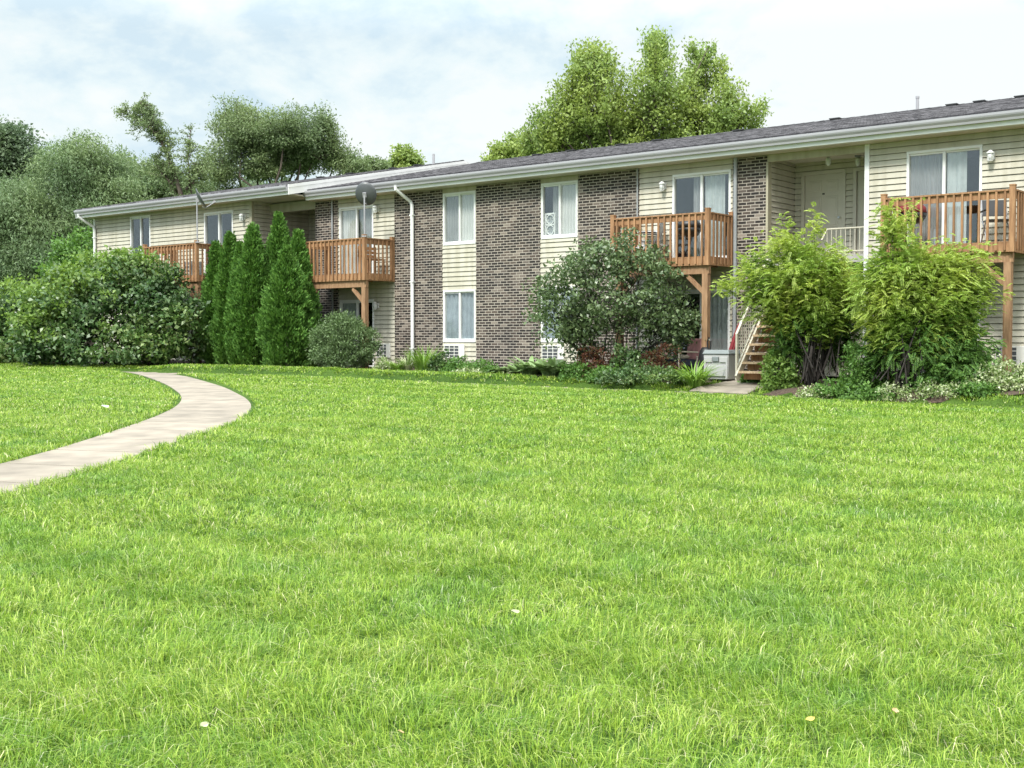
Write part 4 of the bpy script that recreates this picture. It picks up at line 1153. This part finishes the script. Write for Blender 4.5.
def slim_tree():
    r = np.random.default_rng(14); Y = 54; b = gz(at(190, 340, Y))
    t = thing('slim_tree', 'thin half bare tree with a crooked top standing above the forest on the left', 'tree', tuple(b), 0, 'trees beyond the building')
    mb = MB(); P, D = [], []
    for k, st in enumerate((((190, 330), (188, 240), (180, 190), (166, 152), (152, 122), (140, 102)), ((188, 250), (192, 200), (188, 160), (191, 125)), ((180, 195), (168, 180), (160, 172), (157, 160)), ((160, 140), (150, 128), (136, 120), (124, 112)), ((186, 190), (196, 178), (203, 165)))):
        q = [at(x, y, Y + .4 * math.sin(i * 2 + k)) - b for i, (x, y) in enumerate(st)]; n = len(q)
        mb.tube(q, [(.16 if k == 0 else .07) * (1 - .85 * i / (n - 1)) for i in range(n)], 7)
        for j in range(150 if k == 0 else 60):
            f = (.45 if k == 0 else .15) + r.random() * (.55 if k == 0 else .85); i = min(int(f * (n - 1)), n - 2); p = q[i] + (q[i + 1] - q[i]) * (f * (n - 1) - i)
            ln = (1.3 - .8 * f) * r.uniform(.25, 1); d = unit(r.normal(size=3) + np.array([0, 0, .6])); e = p + d * ln
            mb.tube([p, (p + e) / 2 + np.array([0, 0, .05]), e], [.018, .012, .004], 4, cap=False)
            for u in (.45, .7, .9, 1.05): P.append(p + d * ln * u); D.append(d)
    mb.build('trunk', M['bark'], t, smooth=True)
    crown('crown', np.array(P), np.array(D), 9, .10, .11, .45, LM['locust'], t, r, dirz=.2)


slim_tree()
bgtree('willow_tree', 'rounded pale willow like tree nearest the left roof corner', 90, 58,
       [(72, 172, 36, 34, 0), (100, 180, 34, 32, 1), (58, 200, 34, 34, 0), (110, 210, 40, 36, 0), (80, 230, 40, 36, 0), (85, 152, 20, 16, 0)], 300, 210, 'willow', 15, r0=.32, droop=.4, sig=.52, L=.175, Wr=.28, dirz=-.6, twigs=120)
bgtree('willow_tree', 'drooping grey green tree at the left edge of the photo', 12, 56,
       [(10, 215, 40, 36, 0), (35, 235, 36, 34, 0), (-30, 215, 44, 40, 0), (5, 260, 44, 34, 0), (40, 265, 34, 28, -1)], 260, 210, 'willow', 16, r0=.3, droop=.4, sig=.52, L=.175, Wr=.28, dirz=-.7, twigs=90)
bgtree('oak_tree', 'darker tall tree at the far left, highest of those by the edge', -5, 68,
       [(5, 152, 34, 30, 0), (-30, 150, 40, 36, 0), (15, 185, 36, 34, 0), (-40, 200, 44, 40, 0), (30, 160, 20, 18, 0)], 260, 140, 'forest', 17, r0=.36, sig=.55, L=.21, twigs=80)
bgtree('elm_tree', 'mid green tree between the round willow and the slim half bare tree', 145, 64,
       [(140, 180, 34, 26, 0), (165, 190, 30, 26, 0), (120, 165, 20, 14, 0), (150, 215, 46, 32, 0), (195, 200, 30, 24, 0)], 260, 30, 'willow', 18, r0=.24, sig=.3, L=.16, Wr=.42, twigs=0, branchy=(9, .03))
bgtree('ash_tree', 'small feathery tree top showing over the roof beside the step in the roofline', 398, 66,
       [(402, 153, 11, 9, 0), (392, 160, 10, 8, 0), (412, 160, 8, 6, 0), (400, 172, 20, 12, 0)], 50, 20, 'maple', 19, r0=.1, sig=.2, L=.17, twigs=0, branchy=(8, .025))
bgtree('ash_tree', 'low tree top just right of the round headed tree over the left roof', 366, 64,
       [(368, 165, 12, 9, 0), (378, 168, 10, 7, 0), (360, 178, 22, 14, 0)], 60, 20, 'locust', 20, r0=.1, sig=.22, L=.16, twigs=0, branchy=(8, .025))
bgtree('young_tree', 'small bushy mid green tree left of the building corner behind the big shrub', 78, 47,
       [(78, 250, 18, 18, 0), (70, 268, 20, 18, 0), (90, 262, 14, 20, 0), (76, 290, 26, 24, 0), (66, 240, 8, 8, 0)], 120, 90, 'cover', 24, r0=.1, sig=.26, L=.14, twigs=50)


def woods():
    r = np.random.default_rng(31); n = 42000
    x = r.uniform(-420, 460, n); top = 195 + 18 * np.sin(x * .021) + 12 * np.sin(x * .06 + 1) + 8 * np.sin(x * .17)
    y = top + (330 - top) * r.random(n) ** .9; Y = 84 + r.normal(size=n) * 4
    C = np.array([at(a, b, c) for a, b, c in zip(x, y, Y)])
    D = r.normal(size=(n, 3)) + np.array([0, 0, -.3]); Nn = r.normal(size=(n, 3)) * .7 + np.array([0, -.4, .5])
    L = .62 * r.uniform(.6, 1.3, n)
    o = leaf_cloud('woods', C, D, Nn, L, L * .6, LM['forest']); tag(o, kind='stuff')


woods()

# ------------------------------------------------------------------ shrubs in front of the building
def shrub(name, label, x, y, Y, blobs, clumps, m, mat, seed, sig=.16, L=.09, **kw):
    b = gz(at(x, y, Y)); bark = kw.pop('bark', M['darkbark'])
    return tree(name, label, kw.pop('cat', 'shrub'), b, [B(bx, by, Y + dy, rx, ry, rd) for (bx, by, rx, ry, rd, dy) in blobs], clumps, m, sig, L, LM[mat], bark, seed, **kw)


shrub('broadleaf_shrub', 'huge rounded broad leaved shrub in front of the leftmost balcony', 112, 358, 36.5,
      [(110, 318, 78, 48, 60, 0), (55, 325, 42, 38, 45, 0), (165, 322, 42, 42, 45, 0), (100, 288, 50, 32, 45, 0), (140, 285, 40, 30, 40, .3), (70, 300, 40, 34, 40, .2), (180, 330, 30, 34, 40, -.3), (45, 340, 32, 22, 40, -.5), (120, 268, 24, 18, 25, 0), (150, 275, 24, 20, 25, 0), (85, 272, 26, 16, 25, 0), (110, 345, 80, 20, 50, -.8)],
      820, 40, 'bush', 41, sig=.19, L=.145, Wr=.62, r0=.12, stems=5, spread=.5, shell=.62, twigs=120, droop=.25, up=.7, growth=lambda P, r: (P[:, 2] - .55 * P[:, 0] + .6 * r.normal(size=len(P)) > 2.6))  # paler leaves towards the upper left
shrub('broadleaf_shrub', 'leafy shrub with yellow green top cut off by the left edge', 8, 358, 38.5,
      [(5, 315, 34, 38, 35, 0), (-30, 320, 40, 40, 40, 0), (20, 330, 26, 30, 30, 0), (0, 345, 40, 20, 35, -.4)], 300, 34, 'bush', 42, growth=lambda P, r: (P[:, 2] + .7 * r.normal(size=len(P)) > 1.9), sig=.2, L=.14, r0=.1, stems=4, spread=.4, shell=.6, droop=.2)  # paler leaves towards the top


def arborvitae(label, x, ytop, ybase, wpx, Y, seed):
    r = np.random.default_rng(seed); b = gz(at(x, ybase, Y)); H = at(x, ytop, Y)[2] - b[2]; Rm = wpx * Y / F / 2
    t = thing('arborvitae', label, 'tree', tuple(b), 0, 'columnar evergreens by the stair recess')
    n = 640; h = r.random(n) ** .85; a = r.uniform(0, 6.283, n)
    prof = np.where(h < .35, .86 + .14 * np.sin(h / .35 * 1.57), 1 - ((h - .35) / .65) ** 1.55) + .02
    lump = 1 + .16 * np.sin(a * 3 + h * 9 + seed) * np.sin(h * 23 + seed) + .12 * np.sin(a * 7 + h * 31)
    rad = Rm * prof * lump * r.uniform(.76, 1.06, n)
    P = np.c_[np.cos(a) * rad, np.sin(a) * rad, h * H * .985 + .03]
    out = np.c_[np.cos(a), np.sin(a), np.full(n, .9)]
    m = 26; i = np.repeat(np.arange(n), m); N = n * m
    C = P[i] + np.clip(r.normal(size=(N, 3)), -1.6, 1.6) * np.array([.05, .05, .08])
    D = unit(out)[i] + r.normal(size=(N, 3)) * .38 + np.array([0, 0, .35])
    Nn = np.cross(unit(out)[i], np.array([0, 0, 1.0])) + r.normal(size=(N, 3)) * .5
    L = r.uniform(.07, .13, N)
    leaf_cloud('crown', C, D, Nn, L, L * .42, LM['thuja'], t, fold=.1, droop=.05)
    MB().tube([(0, 0, -.05), (0, 0, H * .5), (0, 0, H * .93)], [.07, .05, .01], 8).build('trunk', M['bark'], t)
    # dense inner foliage so the cone is not see-through
    n2 = 5000; h = r.random(n2); a = r.uniform(0, 6.283, n2); prof = np.where(h < .35, .86 + .14 * np.sin(h / .35 * 1.57), 1 - ((h - .35) / .65) ** 1.55)
    rad = Rm * prof * r.uniform(.45, .75, n2); C = np.c_[np.cos(a) * rad, np.sin(a) * rad, h * H * .95]
    L = r.uniform(.10, .18, n2)
    leaf_cloud('inner_sprays', C, np.c_[np.cos(a), np.sin(a), np.ones(n2)], r.normal(size=(n2, 3)), L, L * .6, LM['thuja'], t)


arborvitae('slender arborvitae at the left end of the evergreen row, beside the big shrub', 217, 246, 363, 26, 36.6, 51)
arborvitae('second arborvitae from the left with a blunt rounded tip', 231, 236, 364, 30, 35.9, 52)
arborvitae('short arborvitae tucked in front between two taller ones', 242, 246, 365, 27, 35.2, 53)
arborvitae('tall pointed arborvitae in the middle of the evergreen row', 254, 227, 366, 38, 35.0, 54)
arborvitae('tallest arborvitae with the sharp tip, right of the middle', 280, 216, 364, 38, 35.2, 55)
arborvitae('wide based arborvitae standing forward at the right of the row', 288, 250, 367, 50, 34.4, 56)
arborvitae('arborvitae at the right end of the row beside the balcony railing', 299, 234, 365, 36, 34.9, 57)
shrub('yew_shrub', 'clipped round yew shrub below the balcony with the round dish', 344, 365, 33.2,
      [(345, 341, 29, 26, 28, 0), (330, 345, 20, 22, 24, 0), (360, 346, 18, 20, 22, 0), (344, 356, 30, 12, 26, -.2), (345, 328, 20, 14, 20, 0)], 620, 30, 'yew', 61, sig=.085, L=.075, Wr=.35, r0=.06, stems=4, spread=.2, shell=.72, twigs=40, dirz=.5, outw=1.0)
shrub('viburnum_shrub', 'large grey green open branched shrub before the brick and the middle balcony', 622, 374, 27.2,
      [(615, 292, 62, 44, 45, 0), (570, 300, 34, 36, 34, 0), (665, 305, 34, 36, 34, 0), (600, 262, 42, 22, 30, 0), (640, 265, 40, 20, 30, 0), (555, 325, 26, 24, 24, -.2), (680, 325, 18, 22, 22, 0), (610, 248, 22, 10, 16, 0), (548, 292, 14, 16, 14, 0), (640, 322, 36, 20, 26, .2), (580, 325, 28, 18, 22, .1), (668, 335, 22, 22, 20, 0), (590, 345, 24, 18, 20, .2), (655, 350, 24, 16, 20, .1), (535, 312, 10, 10, 10, 0), (625, 240, 12, 8, 10, 0), (700, 300, 8, 12, 10, 0)],
      470, 34, 'viburnum', 62, sig=.14, L=.09, Wr=.6, r0=.12, stems=9, spread=.45, shell=.35, twigs=260, droop=.2, up=.35)


def pinnate(P, out, m, Lf, r):
    """fern-like compound leaves: leaflets in two rows on arching drooping stalks"""
    n = len(P); C, D, Nn, L = [], [], [], []
    k = 9
    for j in range(m):
        d = unit(out * .9 + r.normal(size=(n, 3)) * .55 + np.array([0, 0, .25])); ln = Lf * r.uniform(.6, 1.25, n)
        st = P + r.normal(size=(n, 3)) * .09; sd = unit(np.cross(d, np.array([0, 0, 1.0]) + r.normal(size=(n, 3)) * .2)); upv = np.cross(sd, d)
        for q in range(k):
            t = (q + 1) / k; pos = st + d * (ln * t)[:, None] - np.array([0, 0, 1.0]) * (ln * .40 * t * t)[:, None]
            dd = d - np.array([0, 0, 1.0]) * 0.7 * t
            for s in (-1, 1):
                C.append(pos); D.append(sd * s + dd * .55 - np.array([0, 0, .25])); Nn.append(upv + r.normal(size=(n, 3)) * .25); L.append(ln * .34 * (1 - .35 * abs(t - .45)))
    return np.concatenate(C), np.concatenate(D), np.concatenate(Nn), np.concatenate(L)


def sumac(label, x, y, Y, blobs, lower, clumps, seed, spikes=()):
    r = np.random.default_rng(seed); b = gz(at(x, y, Y)); t = thing('feathery_shrub', label, 'shrub', tuple(b), 0, 'feathery yellow green shrubs')
    bl = [(B(bx, by, Y + dy, rx, ry, rd)[0] - b, B(bx, by, Y + dy, rx, ry, rd)[1]) for bx, by, rx, ry, rd, dy in blobs]
    bm = MB(); P, d, idx = branches(bl, clumps, 10, r, 'arch', bm, .016)
    for (sx, sy, ex, ey) in spikes:
        e0, e1 = at(sx, sy, Y) - b, at(ex, ey, Y) - b; bm.tube([(0, 0, .4), e0 * np.array([.5, .5, .8]), e0, e1], [.016, .012, .007, .002], 5)
        for q in np.linspace(-.6, 1, 14):
            P = np.r_[P, [e0 + (e1 - e0) * q]]; d = np.r_[d, unit(r.normal(size=(1, 3)) + np.array([0, 0, .8]))]; idx = np.r_[idx, 0]
    bm.build('branches', M['darkbark'], t, smooth=True)
    C, D, Nn, L = pinnate(P, unit(d + np.array([0, 0, .15])), 5, .145, r)
    leaf_cloud('crown', C, D, Nn, L, L * .36, LM['sumac'], t, fold=.1, droop=.1)
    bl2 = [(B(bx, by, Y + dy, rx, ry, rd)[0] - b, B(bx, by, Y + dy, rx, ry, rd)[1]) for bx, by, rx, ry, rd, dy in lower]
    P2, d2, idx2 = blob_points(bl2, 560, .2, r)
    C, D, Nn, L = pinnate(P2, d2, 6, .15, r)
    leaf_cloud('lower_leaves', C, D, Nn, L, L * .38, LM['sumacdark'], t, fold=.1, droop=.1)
    limbs((0, 0, 0), P, idx, bl, r, .11, (0, 0, .8), 0, M['darkbark'], t, stems=9, spread=.4)
    return t


sumac('feathery yellow green shrub with dark bunched stems right of the stair foot', 812, 383, 24.0,
      [(800, 285, 56, 34, 45, 0), (760, 290, 32, 28, 30, 0), (840, 292, 34, 34, 36, 0), (780, 262, 34, 22, 28, 0), (815, 258, 30, 22, 26, 0), (800, 306, 44, 20, 40, .2), (745, 278, 20, 14, 16, 0), (855, 298, 32, 24, 28, .2), (790, 248, 26, 14, 22, 0), (730, 290, 12, 8, 10, 0)],
      [(800, 318, 34, 20, 24, .2), (825, 322, 30, 16, 26, .3), (790, 348, 20, 16, 18, .3), (840, 345, 18, 16, 18, .4)], 225, 71, spikes=[(778, 250, 783, 218), (815, 250, 813, 214), (812, 240, 818, 218), (728, 290, 720, 285), (752, 272, 742, 262)])
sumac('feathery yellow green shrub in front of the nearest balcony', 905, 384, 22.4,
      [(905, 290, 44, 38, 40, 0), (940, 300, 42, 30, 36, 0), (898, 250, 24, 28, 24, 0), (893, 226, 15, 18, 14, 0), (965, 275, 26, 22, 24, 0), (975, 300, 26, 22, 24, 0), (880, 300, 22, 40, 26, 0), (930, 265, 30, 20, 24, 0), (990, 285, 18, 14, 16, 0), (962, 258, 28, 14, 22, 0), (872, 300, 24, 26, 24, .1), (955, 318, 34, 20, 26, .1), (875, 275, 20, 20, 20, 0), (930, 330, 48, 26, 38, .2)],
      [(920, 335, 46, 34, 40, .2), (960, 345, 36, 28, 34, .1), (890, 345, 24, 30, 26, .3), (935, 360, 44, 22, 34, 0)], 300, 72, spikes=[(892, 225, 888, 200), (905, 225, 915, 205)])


# ------------------------------------------------------------------ perennials
def straps(name, label, x, y, Y, n, length, width, mat, seed, arch=1.0, group=None, cat='plant', upright=.9):
    r = np.random.default_rng(seed); b = gz(at(x, y, Y)); t = thing(name, label, cat, tuple(b), 0, group)
    a = r.uniform(0, 6.283, n); l = length * r.uniform(.55, 1.1, n); w = width * r.uniform(.7, 1.2, n)
    base = np.c_[np.cos(a), np.sin(a), np.zeros(n)] * (r.random(n) * .12 * length / .5)[:, None]
    o = np.c_[np.cos(a + r.normal(size=n) * .4), np.sin(a + r.normal(size=n) * .4), np.zeros(n)]; sd = np.cross(o, [0, 0, 1.0])
    k = 5; ts = np.linspace(0, 1, k + 1); V = np.empty((n, 2 * (k + 1), 3)); ar = arch * r.uniform(.5, 1.3, n)
    for j, q in enumerate(ts):
        hor = l * q * (.25 + .65 * q * ar); ver = l * q * upright * (1.0 - .62 * q * ar)
        p = base + o * hor[:, None] + np.array([0, 0, 1.0]) * ver[:, None]
        ww = (w * (math.sin(math.pi * min(1, .18 + .82 * q)) ** .7 if q < 1 else .04))[:, None] * .5
        V[:, 2 * j] = p - sd * ww; V[:, 2 * j + 1] = p + sd * ww
    i = np.arange(n)[:, None] * 2 * (k + 1)
    f = np.concatenate([i + np.array([2 * j, 2 * j + 1, 2 * j + 3, 2 * j + 2]) for j in range(k)])
    link('leaves', np_mesh('leaves', V.reshape(-1, 3), [f]), LM[mat], t)
    return t


def mound(name, label, x, y, Y, rx, ry, mat, seed, n=120, m=24, L=.07, group=None, sig=.07, Wr=.6):
    r = np.random.default_rng(seed); b = gz(at(x, y, Y)); t = thing(name, label, 'plant', tuple(b), 0, group); k = Y / F
    P, d, idx = blob_points([((0, 0, ry * k * .25), (rx * k, rx * k * .8, ry * k)), ((rx * k * .4, -.05, ry * k * .2), (rx * k * .6, rx * k * .5, ry * k * .7)), ((-rx * k * .4, .05, ry * k * .2), (rx * k * .6, rx * k * .5, ry * k * .75))], n, .5, r)
    P[:, 2] = np.abs(P[:, 2]) + .02
    crown('leaves', P, d, m, sig, L, Wr, LM[mat], t, r, up=.6)
    return t


g = 'strap leaved plants in the planting bed'
straps('daylily_clump', 'arching daylily clump in front of the grey storage box', 695, 386, 25.2, 210, .9, .03, 'lily', 81, 1.0, g)
straps('daylily_clump', 'short daylily clump below the brick panel with downspout', 398, 367, 32.0, 110, .6, .028, 'lily', 82, .9, g)
straps('ornamental_grass', 'tall upright ornamental grass clump left of the lower window', 424, 369, 31.6, 190, .95, .022, 'lily', 83, .6, g, upright=1.0)
straps('ornamental_grass', 'pale ornamental grass at the foot of the downspout', 408, 368, 31.9, 120, .7, .022, 'pale', 84, .8, g, upright=1.0)
g = 'broad leaved hostas along the wall'
for k, (x, y, Y, s, lab) in enumerate(((540, 372, 29.0, .62, 'largest hosta left of the grey green shrub'), (518, 371, 29.8, .5, 'hosta at the right part of the middle brick panel'), (562, 374, 28.3, .55, 'hosta half under the grey green shrub'), (500, 368, 30.4, .4, 'small hosta below the middle brick panel'))):
    straps('hosta_plant', lab, x, y, Y, 60, s, .17, 'hosta', 90 + k, .9, g)
mound('flowering_plant', 'low plant with pale blooms under the lower window', 463, 367, 31.0, 20, 12, 'cover', 101, 90, 24, .07)
mound('flowering_plant', 'low white blooming plant below the middle brick panel', 482, 368, 30.6, 18, 10, 'cover', 102, 80, 24, .07)
mound('pale_bloom_mound', 'row of small white blooms at the bed edge below the air conditioner', 470, 371, 30.3, 16, 4, 'pale', 103, 36, 14, .08)
mound('pale_bloom_mound', 'pale weedy growth beside the round yew', 384, 366, 32.5, 10, 12, 'pale', 104, 50, 18, .06)
mound('leafy_plant', 'dark leafy plant between downspout grasses and the lower window', 440, 368, 31.3, 12, 16, 'bush', 105, 60, 22, .08)
mound('red_leaf_shrub', 'small red leaved shrub under the left half of the grey green shrub', 596, 368, 26.9, 20, 26, 'redleaf', 106, 90, 24, .07)
mound('red_leaf_shrub', 'dark red shrub by the navy patio chair', 660, 370, 26.5, 22, 26, 'redleaf', 107, 100, 24, .07)
mound('leafy_plant', 'dark green plant growing at the foot of the grey green shrub', 628, 372, 26.6, 16, 30, 'bush', 108, 60, 24, .08)
mound('leafy_plant', 'green ground cover below the grey green shrub', 645, 378, 25.7, 46, 14, 'bush', 109, 130, 24, .07)
mound('leafy_plant', 'green ground cover left of the red leaved shrub', 585, 376, 26.9, 26, 14, 'cover', 110, 90, 24, .07)
mound('leafy_plant', 'bright leafy plant at the right side of the stair foot', 780, 384, 24.2, 18, 34, 'bushlite', 111, 130, 24, .08)
mound('leafy_plant', 'tall dark green perennial between the two feathery shrubs', 866, 384, 22.9, 24, 44, 'cover', 112, 150, 26, .09, Wr=.35)
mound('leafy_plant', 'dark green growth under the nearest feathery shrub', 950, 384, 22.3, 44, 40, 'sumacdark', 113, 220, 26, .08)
mound('pale_bloom_mound', 'white flowering ground cover below the nearest feathery shrub', 905, 388, 22.0, 28, 14, 'pale', 114, 60, 20, .055)
mound('pale_bloom_mound', 'white flowering ground cover right of the nearest feathery shrub', 945, 389, 21.8, 26, 10, 'pale', 115, 50, 20, .055)
mound('pale_bloom_mound', 'rounded pale hydrangea like mound at the right edge before the wooden post', 1002, 387, 21.9, 34, 24, 'pale', 116, 260, 24, .06)
mound('pale_bloom_mound', 'pale mound at the foot of the dark bunched stems', 818, 386, 23.0, 20, 9, 'pale', 117, 60, 22, .05)

g = 'broad leaved hostas along the wall'
for k, (x, y, Y, s, lab) in enumerate(((530, 376, 28.6, .75, 'big pale hosta at the lawn edge left of the grey green shrub'), (552, 379, 27.8, .7, 'big hosta at the lawn edge nearest the red leaved shrub'), (572, 380, 27.3, .55, 'front hosta just before the red leaved shrub'))):
    straps('hosta_plant', lab, x, y, Y, 70, s, .17, 'hosta', 130 + k, .9, g)
for k, (x, y, Y, rx, ry, mt, lab) in enumerate(((835, 387, 22.9, 18, 10, 'cover', 'low green mound between the dark bunched stems and the tall perennial'), (872, 390, 22.2, 20, 10, 'cover', 'low green mound before the tall dark green perennial'), (975, 391, 21.6, 18, 8, 'cover', 'low green mound left of the pale mound at the right edge'), (610, 381, 26.4, 24, 9, 'cover', 'low green mound at the lawn edge under the grey green shrub'), (752, 384, 25.6, 9, 7, 'cover', 'small weed tuft by the bottom step'))):
    mound('leafy_plant', lab, x, y, Y, rx, ry, mt, 140 + k, 80, 22, .07)

# ------------------------------------------------------------------ litter on the lawn
def curled(name, label, cat, x, y, size, mat, seed, rz, lift=.075):
    size *= .75
    c, s = math.cos(PITCH), math.sin(PITCH); d = np.array([(x - 512) / F, c - (y - 384) / F * s, -s - (y - 384) / F * c])
    t = (.0 - 1.5) / (d[2] - .02 * d[1]); p = gz(EYE + d * t); p[2] += lift
    r = np.random.default_rng(seed); mb = MB(); n = 7
    for j in range(n):
        q = j / (n - 1); w = size * .34 * math.sin(math.pi * (.06 + .88 * q)); zz = size * .25 * (q - .4) ** 2
        mb.v += [(size * (q - .5), -w, zz + size * .12), (size * (q - .5), 0, zz), (size * (q - .5), w, zz + size * .10)]
    mb.f = [(3 * j + a, 3 * j + a + 3, 3 * j + a + 4, 3 * j + a + 1) for j in range(n - 1) for a in (0, 1)]
    o = mb.build(name, mat); o.location = p; o.rotation_euler = (.35 + r.uniform(-.15, .15), r.uniform(-.2, .2), rz)
    return tag(o, label, cat, 'fallen leaves on the lawn' if cat == 'leaf' else None)


dry = plain('pale_dry_leaf', (.36, .40, .22), .7, var=.15, scale=30); tanl = plain('tan_dry_leaf', (.38, .27, .13), .7, var=.2, scale=30); yel = plain('yellow_dry_leaf', (.45, .37, .08), .7, var=.2, scale=30)
curled('fallen_leaf', 'pale green fallen leaf near the centre of the lawn', 'leaf', 515, 628, .07, dry, 1, .7)
curled('fallen_leaf', 'yellow fallen leaf at the bottom of the lawn right of centre', 'leaf', 810, 742, .05, yel, 2, .3)
curled('fallen_leaf', 'tan fallen leaf at the bottom right of the lawn', 'leaf', 895, 734, .05, tanl, 3, 1.4)
curled('fallen_leaf', 'pale curled leaf at the bottom left of the lawn', 'leaf', 204, 750, .05, dry, 4, 1.1)
curled('fallen_leaf', 'brown fallen leaf at the bottom edge left of centre', 'leaf', 401, 757, .05, tanl, 5, 2.0)
curled('fallen_leaf', 'whitish leaf near the right edge of the lawn', 'leaf', 1010, 648, .07, dry, 6, 2.4)
curled('paper_scrap', 'white scrap of paper on the grass left of the curved path', 'litter', 105, 412, .17, M['paper'], 7, .9, .08)


# ------------------------------------------------------------------ grass
def grass():
    r = np.random.default_rng(5)
    bands = [(3.2, 5.5, 1350, .0031, .078), (5.5, 8, 1100, .0037, .072), (8, 12, 720, .0049, .064), (12, 18, 400, .0072, .062), (18, 26, 220, .011, .058), (26, 40, 110, .017, .060)]
    VV, Q, T = [], [], []; base = 0
    for y0, y1, dens, w0, h0 in bands:           # density in tufts per square metre, several blades each
        hw = .50 * y1 + 3.8; area = 2 * hw * (y1 - y0); nt = int(area * dens)
        X = r.uniform(-hw, hw, nt); Y = r.uniform(y0, y1, nt)
        k = np.abs(X) < .48 * Y + 3.4; X, Y = X[k], Y[k]
        wd = walk_dist(X, Y); bd = bed_dist(X, Y); u, v = uv_of(X, Y)
        k = (wd > r.uniform(-.05, .03, len(X))) & (bd > .0) & ~((v < .3) & (u > -20)); X, Y, wd, bd = X[k], Y[k], wd[k], bd[k]
        # the lawn's own unevenness: thicker and thinner, longer and shorter patches, combed by the mower
        f1 = np.sin(X * 1.7 + 2 * np.sin(Y * .6)) * np.sin(Y * 1.3 + 1.5 * np.sin(X * .8)); f2 = np.sin(X * 9.1 + Y * 5.3 + 3 * np.sin(Y * 2.1)) * np.sin(Y * 8.7 - X * 4.9 + 2 * np.sin(X * 3.1))
        ang = 1.2 * np.sin(X * .9 + Y * .35) + 1.5 * np.sin(Y * .8 - X * .4 + 1) + .9 * f2
        k = r.random(len(X)) < .80 + .28 * f2 + .08 * f1; X, Y, wd, bd, f1, f2, ang = X[k], Y[k], wd[k], bd[k], f1[k], f2[k], ang[k]
        v_ = uv_of(X, Y)[1] + .15 * np.sin(X * .7)
        nb = 8; i = np.repeat(np.arange(len(X)), nb); n = len(i)
        px = X[i] + r.normal(size=n) * .021 * (w0 / .0042) ** .6; py = Y[i] + r.normal(size=n) * .021 * (w0 / .0042) ** .6
        h = h0 * (1 + .10 * f1[i] + .20 * f2[i]) * r.uniform(.7, 1.25, len(X))[i] * r.uniform(.45, 1.3, n)
        edge = np.minimum(wd, bd)[i]; h *= 1 + .35 * (edge < .10)
        w = w0 * r.uniform(.6, 1.3, n)
        a = (.45 * ang + np.where(np.sin(v_[:] * 3.14159 / .62) > 0, ANG + 1.2, ANG - 1.9))[i] + r.normal(size=len(X))[i] * .9 + r.normal(size=n) * 1.1; lean = np.clip(r.normal(1.0, .55, n) + .25 * f2[i], .05, 2.1)
        o = np.c_[np.cos(a), np.sin(a), np.zeros(n)]; tw = a + 1.57 + r.normal(size=n) * .8; sd = np.c_[np.cos(tw), np.sin(tw), np.zeros(n)]
        b = np.c_[px, py, tz(px, py) - .004]
        z = np.array([0, 0, 1.0])
        mid = b + o * (h * lean * .30)[:, None] + z * (h * .58)[:, None]
        tip = b + o * (h * lean * (.95 + .1 * lean))[:, None] + z * (h * np.maximum(.25, 1 - .35 * lean ** 1.5))[:, None]
        V = np.empty((n, 5, 3)); ww = (w * .5)[:, None]
        V[:, 0] = b - sd * ww; V[:, 1] = b + sd * ww; V[:, 2] = mid + sd * ww * .85; V[:, 3] = mid - sd * ww * .85; V[:, 4] = tip
        j = base + np.arange(n)[:, None] * 5
        VV.append(V.reshape(-1, 3)); Q.append(j + np.array([0, 1, 2, 3])); T.append(j + np.array([3, 2, 4])); base += n * 5
    me = np_mesh('grass', np.concatenate(VV), [np.concatenate(Q), np.concatenate(T)])
    print('grass blades', base // 5)
    tag(link('grass', me, M['grass']), 'bright green mown lawn grass with uneven tufts', kind='stuff')


grass()
